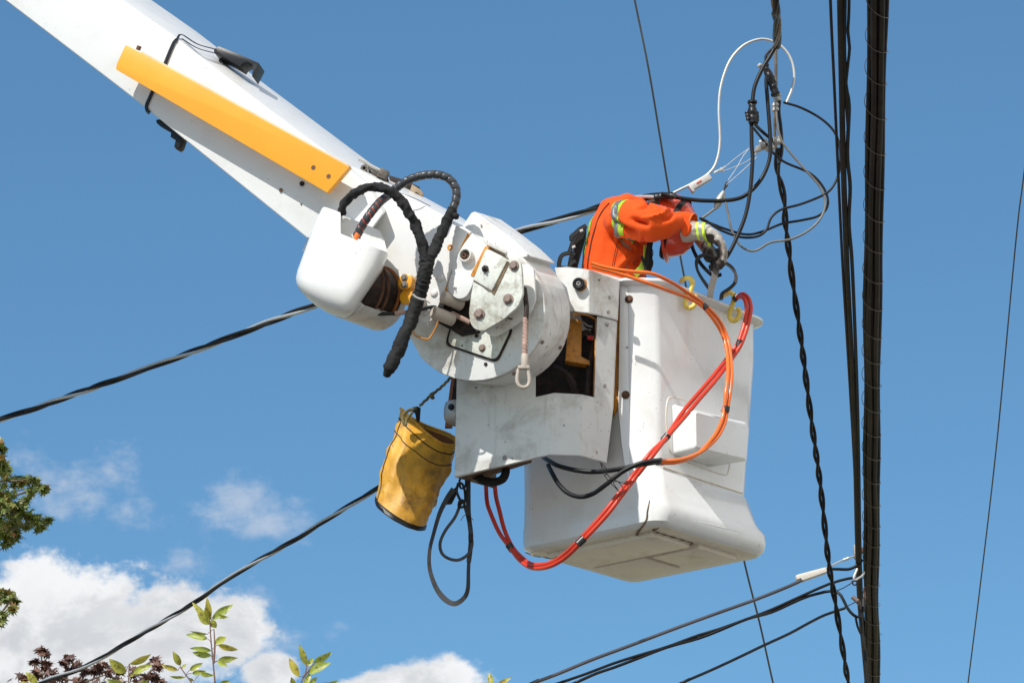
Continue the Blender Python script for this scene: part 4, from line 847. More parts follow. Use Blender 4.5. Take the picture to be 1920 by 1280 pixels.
# jacket: lofted torso and sleeve fused, then creased
def loft_el(bm, secs, n=36):
    rows = []
    P_ = [at(s[0], s[1], s[2]) for s in secs]
    for i, s in enumerate(secs):
        d = (P_[min(i+1, len(P_)-1)]-P_[max(i-1, 0)]).normalized(); w = Vector((0, 1, 0)); w = (w-d*w.dot(d)).normalized(); u = d.cross(w)
        rows.append([P_[i] + u*math.cos(2*math.pi*k/n)*s[3] + w*math.sin(2*math.pi*k/n)*s[4] for k in range(n)])
    loft(bm, rows)
def fuse(name, bm, voxel):
    bmesh.ops.recalc_face_normals(bm, faces=bm.faces)
    me = bpy.data.meshes.new('t'); bm.to_mesh(me); bm.free(); o = bpy.data.objects.new('t', me); COL.objects.link(o)
    md = o.modifiers.new('r', 'REMESH'); md.mode = 'VOXEL'; md.voxel_size = voxel
    sm = o.modifiers.new('s', 'SMOOTH'); sm.iterations = 6; sm.factor = .6
    bpy.context.view_layer.update(); ev = o.evaluated_get(bpy.context.evaluated_depsgraph_get()); b2 = bmesh.new(); b2.from_mesh(ev.to_mesh())
    bpy.data.objects.remove(o); b2.normal_update(); return b2
bm = bmesh.new()
loft_el(bm, [(1152, 640, 14.0, .15, .15), (1151, 560, 14.0, .155, .15), (1151, 510, 13.99, .150, .15), (1153, 470, 13.98, .142, .15), (1158, 432, 13.97, .136, .155), (1168, 402, 13.96, .112, .145), (1184, 390, 13.95, .070, .12), (1204, 391, 13.95, .045, .08), (1216, 394, 13.95, .03, .05)])
loft_el(bm, [(1152, 412, 13.86, .06, .06), (1166, 411, 13.80, .090, .085), (1184, 413, 13.75, .098, .09), (1208, 417, 13.70, .096, .09), (1230, 420, 13.67, .086, .08), (1248, 420, 13.67, .068, .064), (1262, 417, 13.69, .050, .052), (1274, 414, 13.71, .038, .042)], 30)
loft_el(bm, [(1160, 408, 14.05, .07, .06), (1190, 408, 14.12, .085, .08), (1225, 420, 14.16, .075, .07), (1262, 424, 14.14, .055, .055), (1290, 430, 14.06, .045, .045)], 24)
jb_ = fuse('jacket', bm, .0075)
ZP = lambda x, y: at(1060+x/6.736, 350+y/6.736, 13.78)
FOLDS = [([(ZP(x, y).x, ZP(x, y).z) for x, y in L], amp, wd) for L, amp, wd in (
    ([(600, 500), (680, 590), (760, 660), (880, 720)], -.024, .012), ([(560, 240), (540, 400), (580, 560), (600, 640)], -.012, .009), ([(640, 300), (625, 400), (640, 480)], -.012, .008), ([(680, 200), (760, 190), (900, 180)], -.012, .008),
    ([(820, 545), (900, 590), (1010, 640)], -.020, .013), ([(960, 560), (1080, 560), (1200, 520), (1290, 420), (1330, 320)], .012, .009), ([(1180, 600), (1300, 560), (1370, 450)], -.010, .010), ([(1000, 235), (1040, 290), (1020, 380)], -.012, .008),
    ([(900, 430), (1000, 400), (1100, 430)], -.008, .010), ([(640, 990), (740, 880), (850, 800)], .012, .013), ([(700, 1020), (800, 960), (870, 850)], -.014, .012), ([(450, 400), (470, 600), (460, 800)], .006, .02), ([(880, 900), (940, 840), (980, 760)], -.012, .010), ([(860, 260), (930, 300), (1000, 360)], .008, .010), ([(1350, 300), (1400, 380), (1420, 460)], -.010, .007))]
def crease(p):
    q = Vector(p); a = 0.0
    X = (q.x-at(1208, 417, 13.70).x); Z = (q.z-at(1208, 417, 13.70).z)
    a += .006*math.sin(26*(X*.7+Z*1.0) + 3.5*fnoise(q, 6, 1))*max(0, fnoise(q, 4, 2)+.2)
    a += .0030*fnoise(q, 20, 7)
    for P_, amp, wd in FOLDS:                        # pressed folds: distance to each fold line in the upright plane
        dmin = 9; tt = 0
        for k_ in range(len(P_)-1):
            ax, az_ = P_[k_]; bx, bz = P_[k_+1]; ux, uz = bx-ax, bz-az_; t = max(0, min(1, ((q.x-ax)*ux+(q.z-az_)*uz)/(ux*ux+uz*uz))); dd = math.hypot(q.x-ax-ux*t, q.z-az_-uz*t)
            if dd < dmin: dmin = dd; tt = (k_+t)/(len(P_)-1)
        wd = wd*.8
        if dmin < wd*2.5 and q.y < 13.95: a += amp*(2.1 if amp < 0 else 1.5)*math.exp(-(dmin/wd)**2)*(.35+.65*math.sin(math.pi*min(1, max(0, tt)))) 
    return a
for v in jb_.verts: v.co += v.normal*crease(v.co)
jb_.normal_update()
def overlay(name, planes, off, m, parent, cond=None):
    """strip of the jacket surface between parallel planes, lifted by off"""
    b = jb_.copy()
    for (co, no) in planes: bmesh.ops.bisect_plane(b, geom=list(b.verts)+list(b.edges)+list(b.faces), plane_co=co, plane_no=no, clear_outer=True)
    if cond: bmesh.ops.delete(b, geom=[f for f in b.faces if not cond(f.calc_center_median())], context='FACES')
    b.normal_update()
    for v in b.verts: v.co += v.normal*off
    b.normal_update(); r = bmesh.ops.extrude_face_region(b, geom=list(b.faces))
    return link(name, b, m, parent, 60)
JB = jb_.copy()
jacket = link('jacket', JB, JACK, pr, 60)
# sleeve band (lime / silver / lime), cut square to the upper arm
ad = (at(1215, 420, 13.69)-at(1170, 408, 13.80)).normalized(); ad = (ad + Vector((.0, .0, .32))).normalized()
a0 = at(1168, 411, 13.80)
AX = (at(1230, 418, 13.67)-at(1164, 411, 13.80)).normalized()
def near(lo, hi):
    def f(c):
        q = c - at(1164, 411, 13.80); return (q - AX*q.dot(AX)).length < .118 and c.y < 13.92 and c.z > at(1190, 451, 13.8).z
    return f
def armstrip(s0, s1, off, m, nm): overlay(nm, [(a0+ad*s1, ad), (a0+ad*s0, -ad)], off, m, jacket, near(0, 0))
armstrip(.000, .068, .0025, LIME, 'lime_band'); armstrip(.012, .046, .0045, SILV, 'reflective_band')
# back and front trim of the body
xb = lambda py: None
def bodytrim(x0, y0, x1, y1, w, m, nm, cond):
    A_, B_ = at(x0, y0, 13.9), at(x1, y1, 13.9); d = (B_-A_); n_ = Vector((-d.z, 0, d.x)).normalized()
    overlay(nm, [(A_, -n_)], .0025, m, jacket, cond)
bodytrim(1086, 520, 1113, 400, .5, LIME, 'lime_trim', lambda c: c.z < at(1110, 388, 13.9).z and c.x < at(1135, 0, 13.9).x)
bodytrim(1196, 540, 1211, 450, -.5, LIME, 'lime_trim', lambda c: c.z < at(1200, 468, 13.9).z and c.y < 13.98 and c.z > at(1200, 560, 13.9).z) if False else None
bm = bmesh.new(); ribbon(bm, smooth_path(pxs([(1190, 516, 13.83), (1204, 500, 13.82), (1211, 480, 13.82), (1212, 462, 13.83)], None), .01), (.5, -.85, 0), .030, .003); link('lime_trim', bm, LIME, jacket)
def onjacket(px, py, off=.002):
    d = dirpx(px, py).normalized(); hit, loc, nrm, idx = jacket.ray_cast(CAMP-org(jacket), d, distance=60)
    return loc+org(jacket)+nrm*off if hit else at(px, py, 13.85)
bpy.context.view_layer.update()
SEAM = mat('dark_seam', (.10, .02, .008), .9)
bm = bmesh.new(); add_tube(bm, [onjacket(*Z3(x, y)) for x, y in ((525, 175), (480, 225), (440, 290), (410, 380), (385, 470), (368, 560), (355, 640), (350, 700))], .0035, 6, .008); link('back_seam', bm, SEAM, jacket)
bm = bmesh.new(); add_tube(bm, [onjacket(*Z3(x, y), .0005) for x, y in ((605, 480), (590, 540), (572, 610), (560, 680))], .0015, 5, .008); link('side_seam', bm, SEAM, jacket)
bm = bmesh.new(); add_tube(bm, [onjacket(*Z3(x, y), .0005) for x, y in ((590, 480), (574, 540), (558, 610), (546, 680))], .0015, 5, .008); link('side_seam', bm, SEAM, jacket)
jb_.free()
# turned-back cuff and gaping cuff ring
ct = at(1298, 421, 13.77)
bm = bmesh.new(); cd = Vector((.80, -.35, -.25)).normalized(); u_, w_ = Vector((.28, .0, .96)), None; u_ = (u_-cd*u_.dot(cd)).normalized(); w_ = cd.cross(u_)
c00 = at(1266, 413, 13.75); rows = []
for t, ru, rw in ((0, .042, .040), (.25, .045, .044), (.5, .050, .045), (.75, .050, .045), (.95, .052, .046), (1, .054, .047), (1.0, .046, .040), (.8, .043, .038), (.4, .035, .03)):
    c = c00.lerp(ct, t); rows.append([c + u_*math.cos(2*math.pi*k/28)*ru*(1+.06*fnoise((t*3, math.cos(k), k*.2), 1.3)) + w_*math.sin(2*math.pi*k/28)*rw for k in range(28)])
v = [[bm.verts.new(p) for p in r] for r in rows]
for a, b in zip(v, v[1:]):
    for i in range(28): bm.faces.new([a[i], a[(i+1) % 28], b[(i+1) % 28], b[i]])
bmesh.ops.recalc_face_normals(bm, faces=bm.faces); cuff = link('cuff', bm, JACK, jacket, 60)
bm = bmesh.new(); q = [ct + cd*.002 + u_*math.cos(2*math.pi*k/28)*.052 + w_*math.sin(2*math.pi*k/28)*.045 for k in range(29)]; add_sweep(bm, q, .0035, 8); link('cuff_hem', bm, HOSEO, cuff)
bm = bmesh.new(); add_prism(bm, rounded([at(*Z3(x, y), 13.695) for x, y in ((1085, 275), (1120, 290), (1172, 350), (1150, 420), (1110, 440), (1095, 360))], .01), (.01, .012, 0), .003); link('cuff_tab', bm, JACK, cuff)
# harness: back pad, loops and front straps
bm = bmesh.new(); pad = [(345, 352), (310, 362), (262, 400), (236, 450), (240, 500), (228, 570), (200, 600), (185, 690), (262, 697), (272, 610), (300, 500), (325, 420)]
add_prism(bm, rounded([at(*Z3(x, y), 13.93) for x, y in pad], .01), (-.0, .16, 0), .01, 3); harn = link('harness_pad', bm, FABB, pr, 50)
for L, w in (([(340, 358), (290, 385), (240, 430), (222, 445), (225, 475)], .022), ([(250, 580), (190, 578), (145, 595), (126, 640), (128, 690), (200, 700)], .020), ([(300, 380), (262, 420), (235, 480), (215, 540), (200, 580)], .020), ([(255, 640), (220, 660), (200, 700)], .018)):
    bm = bmesh.new(); ribbon(bm, smooth_path(pxs([Z3(x, y)+(13.90,) for x, y in L], None), .008), (-.35, -.9, .1), w, .006); link('harness_strap', bm, FABB, harn, 60)
for (x, y) in ((300, 395), (238, 525)):
    bm = bmesh.new(); add_box(bm, at(*Z3(x, y), 13.885), (.007, 0, .004), (0, .004, 0), (-.002, 0, .005), .001); link('harness_buckle', bm, GALV, harn)
for L, w, Y in (([(845, 450), (838, 520), (825, 600), (815, 720)], .022, 13.80), ([(860, 470), (848, 540), (850, 620), (840, 720)], .018, 13.83), ([(780, 600), (800, 660), (815, 720)], .012, 13.79)):
    bm = bmesh.new(); ribbon(bm, smooth_path(pxs([Z3(x, y)+(Y,) for x, y in L], None), .008), (.3, -.9, .1), w, .005); link('front_strap', bm, FABB, pr, 60)
bm = bmesh.new(); add_prism(bm, rounded([at(*Z3(x, y), 13.84) for x, y in ((845, 590), (862, 600), (878, 650), (862, 690), (840, 700), (832, 640))], .008), (0, .03, 0), .006); link('strap_pouch', bm, FABB, pr)
bm = bmesh.new(); add_tube(bm, pxs([Z3(x, y)+(13.82,) for x, y in ((850, 530), (868, 550), (872, 580), (862, 605), (850, 612))], None), .0022, 6); link('cord_loop', bm, BLK, pr)
# gloved hands: gauntlet, palm and five bent fingers fused into one surface
def hand(name, P, parent, m, gaunt=True):
    bm = bmesh.new()
    if gaunt: loft_el(bm, P['g'], 24)
    loft_el(bm, P['p'], 24)
    for L, r0, r1 in P['f']: add_tube(bm, pxs(L, None), lambda t, r0=r0, r1=r1: r0*(1-t)+r1*t, 12, .006)
    b = fuse(name, bm, .0032)
    for v in b.verts: v.co += v.normal*(.0035*fnoise(v.co, 38, 1)+.0022*math.sin(150*(v.co.x*.6+v.co.z)+3*fnoise(v.co, 20, 2))*max(0, fnoise(v.co, 18, 3)+.2))
    b.normal_update()
    for f in b.faces:
        c = f.calc_center_median()
        if (f.normal.z < -.45 and c.x > at(1320, 440, 13.75).x) or (f.normal.x < -.2 and c.z < at(1340, 462, 13.75).z): f.material_index = 1
    return link(name, b, m, parent, 80)
near_ = {'g': [(1278, 440, 13.76, .036, .038), (1290, 437, 13.75, .042, .040), (1304, 434, 13.74, .043, .040), (1318, 434, 13.73, .040, .038), (1328, 438, 13.72, .038, .042)],
         'p': [(1322, 436, 13.73, .030, .036), (1334, 440, 13.72, .030, .046), (1344, 447, 13.72, .026, .046), (1350, 455, 13.72, .020, .043)],
         'f': [([(1344, 446, 13.682), (1352, 457, 13.672), (1356, 473, 13.67), (1353, 488, 13.675), (1346, 497, 13.69)], .0165, .012),
               ([(1346, 447, 13.706), (1355, 459, 13.70), (1359, 477, 13.698), (1356, 494, 13.70), (1348, 504, 13.71)], .0168, .012),
               ([(1346, 448, 13.730), (1354, 461, 13.73), (1358, 478, 13.73), (1354, 494, 13.735), (1346, 503, 13.745)], .0162, .0115),
               ([(1344, 449, 13.753), (1351, 461, 13.758), (1354, 475, 13.76), (1350, 488, 13.762), (1344, 495, 13.77)], .0145, .010),
               ([(1330, 448, 13.765), (1332, 460, 13.780), (1337, 473, 13.780), (1342, 484, 13.765)], .0165, .0120)]}
glove = hand('glove', near_, pr, [GLOVE, GLOVEP])
far_ = {'p': [(1322, 458, 13.93, .024, .03), (1330, 468, 13.92, .028, .040), (1336, 478, 13.90, .026, .040), (1338, 486, 13.89, .02, .036)],
        'f': [([(1336, 478, 13.865), (1340, 490, 13.85), (1336, 500, 13.85), (1330, 502, 13.86)], .013, .010), ([(1337, 479, 13.888), (1342, 492, 13.88), (1338, 503, 13.88), (1331, 505, 13.89)], .013, .010),
              ([(1336, 480, 13.91), (1340, 492, 13.91), (1336, 502, 13.91), (1330, 503, 13.92)], .0125, .0095), ([(1334, 479, 13.932), (1337, 489, 13.935), (1334, 497, 13.94), (1329, 499, 13.94)], .0115, .009),
              ([(1326, 468, 13.87), (1322, 478, 13.855), (1326, 487, 13.85), (1333, 490, 13.85)], .0135, .0105)]}
o = hand('glove', far_, pr, [GLOVEP, GLOVEP], False); o['label'] = 'black palm of the far glove'
bm = bmesh.new(); rows_ = []
def gband(s0, s1, m, nm, e=.0035):
    bm = bmesh.new(); A_, B_ = at(1308, 434, 13.74), at(1330, 436, 13.72); dd = (B_-A_).normalized(); dd = (dd+Vector((0, 0, .25))).normalized()
    b = bmesh.new(); b.from_mesh(glove.data)
    for v in b.verts: v.co += org(glove)
    for co, no in ((A_+dd*s1, dd), (A_+dd*s0, -dd)): bmesh.ops.bisect_plane(b, geom=list(b.verts)+list(b.edges)+list(b.faces), plane_co=co, plane_no=no, clear_outer=True)
    bmesh.ops.delete(b, geom=[f for f in b.faces if f.calc_center_median().z < at(1318, 456, 13.73).z or f.calc_center_median().y > 13.80], context='FACES'); b.normal_update()
    for v in b.verts: v.co += v.normal*e
    for f in b.faces: f.material_index = 0
    bm.free(); link(nm, b, m, glove, 60)
gband(.004, .046, LIME, 'lime_band'); gband(.016, .033, SILV, 'reflective_band', .0055)

# strap in the worker's hands
ws = empty('webbing_strap', at(1345, 500, 13.8), 'black and grey webbing strap looped from gloved hands over the rim', 'strap')
def wstrap(nm, L, Y, w, m, nr):
    bm = bmesh.new(); ribbon(bm, smooth_path(pxs([Z3(x, y)+((q[0] if q else Y),) for x, y, *q in L], None), .008), nr, w, .004); link(nm, bm, m, ws, 60)
wstrap('left_loop', [(1345, 600), (1290, 592), (1245, 605), (1220, 640), (1222, 700), (1250, 760), (1290, 820), (1318, 860)], 13.84, lambda t: .013+.008*abs(math.cos(t*3)), WEB, (.4, -.8, .5))
wstrap('right_loop', [(1410, 635), (1460, 660), (1505, 695), (1535, 750), (1530, 810), (1490, 855), (1445, 885), (1425, 905), (1418, 950)], 13.9, lambda t: .014+.006*abs(math.cos(t*4)), WEB, (-.3, -.8, .5))
wstrap('grey_tail', [(1385, 670), (1372, 730), (1352, 800), (1335, 870), (1325, 930)], 13.82, .030, WEBG, (.2, -1, 0))
wstrap('black_tail', [(1375, 540), (1388, 580), (1392, 630), (1382, 700)], 13.80, .031, WEB, (.2, -1, 0))

# ------------------------------------------------------------------ cables
def farther(P_, e):
    """carry a line straight on by e = (metres before its first point, metres after its last)"""
    P_ = list(P_); k = 4
    if e[0]: d = (P_[0]-P_[1]).normalized(); P_ = [P_[0]+d*e[0]*(k-i)/k for i in range(k)] + P_
    if e[1]: d = (P_[-1]-P_[-2]).normalized(); P_ = P_ + [P_[-1]+d*e[1]*(i+1)/k for i in range(k)]
    return P_
def cable(name, L, r, m, label, cat='cable', group=None, Y=None, n=10, step=.03, rel=13.5, stranded=0, ext=(0, 0)):
    """one round cable; L pixel points (px, py, Y); r radius in pixels at depth rel"""
    bm = bmesh.new(); P_ = farther(pxs(L, Y), ext); path = smooth_path(P_, step)
    rf_ = (lambda i, a, p: 1+.12*abs(math.sin(a*3+i*step*160))) if stranded else None
    add_sweep(bm, path, px2m(r, rel), max(n, 14) if stranded else n, True, rf_)
    c = sum(path, Vector())/len(path)
    o = link(name, bm, m, None, 80, loc=path[0]); return tag(o, label, cat, group)
def twisted(name, L, Y, rs, rh, pitch, mats_, label, cat='cable', group=None, rel=13.5, step=.02, ext=(0, 0)):
    path = smooth_path(farther(pxs(L, Y), ext), step); root = empty(name, path[0], label, cat, group); k = len(mats_)
    for i, mm in enumerate(mats_):
        bm = bmesh.new(); q = helix(path, px2m(rh, rel), pitch, 2*math.pi*i/k); add_sweep(bm, q, px2m(rs if not isinstance(rs, (list, tuple)) else rs[i], rel), 10, True, (lambda i_, a, p: 1+.12*abs(math.sin(a*3+i_*2.2))) if mm in (ALU, STRW) else None)
        link('strand', bm, mm, root, 80)
    return root
def extend(L, k=.5):
    """continue a pixel line straight on past both ends of the picture"""
    a, b = L[0], L[1]; c, d = L[-2], L[-1]
    def e(p, q): return tuple(p[i]+(p[i]-q[i])*(k*1280/max(60, math.hypot(p[0]-q[0], p[1]-q[1]))) if i < 2 else p[2]+(p[2]-q[2])*(k*1280/max(60, math.hypot(p[0]-q[0], p[1]-q[1]))) for i in range(len(p)))
    return [e(a, b)] + L + [e(d, c)]
def Yv(y, Y0=11.6, Y1=18.0):                           # depth along the street line: nearer at the top of the frame
    t = y/1280; return 1/((1/Y0)*(1-t) + (1/Y1)*t)
# lashed bundle
cl = [(1645, -260), (1645, 0), (1643, 130), (1641, 250), (1639, 390), (1637, 500), (1635, 640), (1634, 800), (1634, 960), (1634, 1120), (1636, 1280), (1638, 1420)]
path = smooth_path(farther([at(x, y, Yv(y)) for x, y in cl], (9, 22)), .04)
bun = empty('cable_bundle', path[0], 'thick bundle of dark cables lashed with thin steel wire', 'cable bundle')
fr0 = frames(path)
for i, (ox, oy, r) in enumerate(((-.030, .0, .0125), (-.011, -.014, .0155), (.013, -.012, .0145), (.033, .0, .011), (.018, .016, .015), (-.012, .018, .015), (.004, .0, .012))):
    bm = bmesh.new(); q = []
    for j, p in enumerate(path):
        s = j*.04; q.append(p + Vector((ox + .007*fnoise((s, i*3.3, 0), .9, i)+.0025*math.sin(s*5.1+i), 0, -oy*.95 + .004*math.sin(s*1.3+i))))
    add_sweep(bm, q, r*.86, 10); link('bundle_strand', bm, CABLEB, bun, 80)
bm = bmesh.new(); q = []; s = 0
for j in range(len(path)*6-6):
    i0 = j//6; p = path[i0].lerp(path[i0+1], (j % 6)/6); s = j*.04/6; a = 2*math.pi*s/.24 + 1.8*fnoise((s, 0, 0), .8, 2)
    q.append(p + Vector((math.cos(a)*.0465, 0, math.sin(a)*.035)))
add_sweep(bm, q, .0016, 5); link('lashing_wire', bm, LASH, bun, 80)
bm = bmesh.new(); add_tube(bm, [at(*ZA(870, 870), Yv(1185)), at(*ZA(912, 893), Yv(1187))], .002, 5); link('wire_end', bm, LASH, bun)
# thinner lines left of the bundle
def vline(name, L, r, m, label, group='overhead lines beside the lashed bundle', stranded=0, ext=(9, 22)):
    return cable(name, [(x, y, Yv(y)) for x, y in L], r, m, label, 'cable', group, rel=13.5, stranded=stranded, step=.04, ext=ext)
vline('overhead_line', [(1552, -200), (1557, 0), (1564, 156), (1571, 312), (1580, 500), (1592, 700), (1601, 860), (1607, 1000), (1611, 1100)], 2.7, CABLEB, 'thin dark line, leftmost of those beside the lashed bundle', ext=(9, 0))
vline('overhead_line', [(1573, -200), (1575, 0), (1578, 150), (1581, 300), (1588, 500), (1598, 700), (1604, 860), (1607, 1000), (1611, 1120), (1618, 1200), (1626, 1290), (1636, 1400)], 5.4, CABLEB, 'thickest brown black line just left of the lashed bundle')
vline('overhead_line', [(1586, -200), (1584, 0), (1583, 90), (1586, 160), (1592, 200), (1589, 290), (1594, 350), (1592, 420), (1598, 500), (1606, 700), (1610, 860), (1612, 1000), (1614, 1080), (1617, 1150), (1625, 1290), (1634, 1400)], 3.6, CABLE, 'wavy black line twisting over the thickest line')
vline('overhead_line', [(1590, -200), (1592, 0), (1590, 60), (1593, 90), (1589, 130), (1586, 170), (1590, 240)], 2.8, CABLE, 'short black cable end joining the wavy line near the top', ext=(9, 0))
cable('guy_wire', extend([(1922, 310, 16.0), (1905, 450, 16.5), (1870, 820, 17.5), (1840, 1080, 18.5), (1815, 1280, 19.2)], .3), 1.9, WIREG, 'thin sagging wire at far right against open sky', 'wire', None, ext=(9, 20))
cable('guy_wire', [(1150, -200, 16.0), (1190, 0, 16.3), (1218, 140, 16.5), (1252, 345, 16.9), (1283, 520, 17.2), (1340, 800, 17.8), (1395, 1050, 18.2), (1425, 1170, 18.6), (1452, 1290, 19.0), (1485, 1420, 19.4)], 2.6, WIREG, 'thin grey wire crossing the sky behind the worker and bucket', 'wire', None, ext=(9, 20))
# service drops
twisted('service_drop', [(-300, 880, 17.6), (0, 786, 17.0), (75, 762, 16.8), (150, 735, 16.6), (300, 682, 16.2), (450, 625, 15.8), (590, 572, 15.4), (760, 515, 15.0), (965, 437, 14.6), (1050, 412, 14.4), (1130, 387, 14.2), (1200, 371, 13.95), (1262, 367, 13.78)], None, 3.2, 4.0, .85, [CABLE, ALU, CABLE], 'twisted service cable with bare strand passing behind the boom to the worker', group='twisted service drops', rel=14.5, ext=(12, 0))
twisted('service_drop', [(-60, 1345, 17.5), (75, 1280, 17.0), (157, 1250, 16.8), (262, 1190, 16.4), (360, 1132, 16.1), (405, 1100, 15.9), (469, 1059, 15.7), (562, 1006, 15.4), (615, 972, 15.2), (700, 920, 15.0), (800, 860, 14.9), (950, 760, 14.8), (1080, 660, 14.8), (1150, 600, 14.9), (1185, 560, 14.9)], None, 2.5, 2.6, .75, [CABLE, CABLE, ALU], 'twisted black service cable rising from lower left behind the bag', group='twisted service drops', rel=15, ext=(12, 0))
# heavy joint and cables round the worker
YW = 13.78
def wc(name, L, r, m, lab, grp='loose black cables beside the worker', cat='cable', stranded=0, Y=YW):
    return cable(name, [Z7(p[0], p[1])+((p[2] if len(p) > 2 else Y),) for p in L], r, m, lab, cat, grp, rel=13.5, step=.012, stranded=stranded, n=12)
wc('loose_cable', [(0, 968), (30, 978), (60, 985), (200, 1003), (350, 1000), (430, 970), (500, 895), (540, 800), (545, 700), (535, 550), (525, 420), (528, 370)], 4.0, BLK, 'thick black cable swooping from the worker up to the upper splice')
wc('loose_cable', [(575, 225), (545, 280), (505, 345), (468, 430), (455, 510)], 4.1, BLK, 'short thick black cable between the twisted line and left splice', Y=13.72)
wc('loose_cable', [(450, 600), (452, 720), (456, 800), (445, 950), (420, 1080), (372, 1200), (330, 1280), (300, 1310)], 4.0, BLK, 'long thick black cable dropping from left splice to the gloves', Y=13.74)
wc('loose_cable', [(610, 512), (700, 540), (800, 595), (865, 660), (893, 740), (891, 850), (860, 930), (810, 975), (700, 1020), (600, 1048), (550, 1088), (525, 1150), (480, 1182), (400, 1186), (300, 1152), (220, 1102), (190, 1092)], 2.5, BLK, 'thin black cable making the widest loop out to the right')
wc('loose_cable', [(460, 640), (500, 690), (550, 755), (600, 800), (640, 822), (740, 865), (800, 922), (832, 990), (825, 1045), (780, 1082), (700, 1102), (600, 1120), (500, 1160), (420, 1172), (320, 1145), (200, 1098)], 2.5, BLK, 'thin black cable in the smaller loop inside the widest one', Y=13.82)
wc('loose_cable', [(592, 500), (588, 560), (598, 640), (603, 740), (597, 790), (585, 830)], 3.4, BLK, 'black cable beside the stranded wire below the clamps', Y=13.86)
wc('loose_cable', [(575, 228), (535, 262), (522, 285), (523, 315)], 2.7, BLK, 'short black tail bending into top of the upper splice', Y=13.82)
wc('loose_cable', [(468, 622), (495, 650), (530, 680), (560, 700)], 3.3, CABLE, 'short grey black tail leaving bottom of the left splice', Y=13.83)
wc('loose_cable', [(148, 1205), (160, 1250), (185, 1300), (215, 1340), (262, 1380), (300, 1372)], 3.7, BLK, 'black cable end curving under the near glove', Y=13.95)
wc('grey_wire', [(575, 560), (583, 640), (605, 710), (650, 770), (720, 850), (790, 930), (820, 1010), (800, 1085), (740, 1150), (650, 1195), (545, 1213), (490, 1245), (450, 1255), (395, 1228), (352, 1150), (330, 1050), (312, 970)], 2.1, WIRED, 'grey stranded wire looping right of the black cables down to the ring', 'bare wires beside the worker', 'wire', 1)
wc('bare_wire_loop', [(55, 968), (100, 945), (150, 920), (240, 865), (278, 800), (293, 700), (287, 550), (298, 430), (340, 310), (405, 233), (480, 199), (540, 201), (600, 232), (645, 290), (664, 370), (655, 440), (625, 515)], 2.5, ALU, 'bright bare stranded wire in a tall loop round the twisted line', 'bare wires beside the worker', 'wire', 1, 13.80)
wc('bare_wire', [(205, 1090), (240, 1065), (265, 1045)], 2.2, WIRED, 'short bare wire end just right of the helmet', 'bare wires beside the worker', 'wire', 1)
# friction-tape joint over the helmet
bm = bmesh.new(); add_tube(bm, [at(1228, 371, 13.82), at(1245, 368, 13.80), at(1262, 368, 13.78), at(1266, 370, 13.78)], lambda t: px2m(6.4, 13.8), 14, .005, lambda i, a, p: 1+.16*fnoise(p, 70)+.08*math.sin(i*1.3)); o = link('taped_joint', bm, TAPE, None, 70, loc=at(1245, 368, 13.8)); tag(o, 'lumpy black taped cable joint just above the helmet', 'cable joint')
# splices
def splice(L, Y, r, lab):
    bm = bmesh.new(); P_ = [at(*Z7(x, y), Y) for x, y in L]
    add_tube(bm, P_, lambda t: px2m(r*(.75+.25*math.sin(t*3.14)), 13.7), 14, .005, lambda i, a, p: 1+.10*math.sin(i*1.1)*math.sin(a*2)+.30*fnoise(p, 75)); o = empty('cable_splice', P_[0], lab, 'cable splice', 'black splices on the cables'); link('sleeve', bm, BLKP, o, 60)
    for k in (0, len(P_)-1):
        bm = bmesh.new(); d = (P_[1]-P_[0]).normalized(); add_lathe(bm, P_[k]-d*.008, d, [(0, px2m(r*.9, 13.7)), (.003, px2m(r*1.12, 13.7)), (.013, px2m(r*1.12, 13.7)), (.016, px2m(r*.9, 13.7))], 14); link('end_cap', bm, BLK, o)
    return o
s1 = splice([(516, 330), (535, 370), (555, 420), (570, 470)], 13.78, 8.2, 'upper black splice leaning against the stranded wire'); s2 = splice([(455, 512), (456, 560), (460, 612)], 13.73, 8.5, 'left black splice hanging apart from the stranded wire')
bm = bmesh.new(); add_tube(bm, [at(*Z7(428, 560), 13.73), at(*Z7(432, 580), 13.73), at(*Z7(436, 602), 13.73)], px2m(4.5, 13.7), 10, .005, lambda i, a, p: 1+.15*math.sin(i*2)); link('plug', bm, BLKP, s2)
bm = bmesh.new(); add_tube(bm, [at(*Z7(478, 560), 13.74), at(*Z7(480, 600), 13.74), at(*Z7(472, 622), 13.74)], px2m(3.6, 13.7), 10, .005, lambda i, a, p: 1+.12*math.sin(i*2)); link('plug', bm, BLKP, s2)
bm = bmesh.new(); add_lathe(bm, at(*Z7(500, 335), 13.77), (-.5, -.5, .3), [(0, .012), (.01, .013), (.018, .009)], 12); link('plug', bm, GALV, s1)
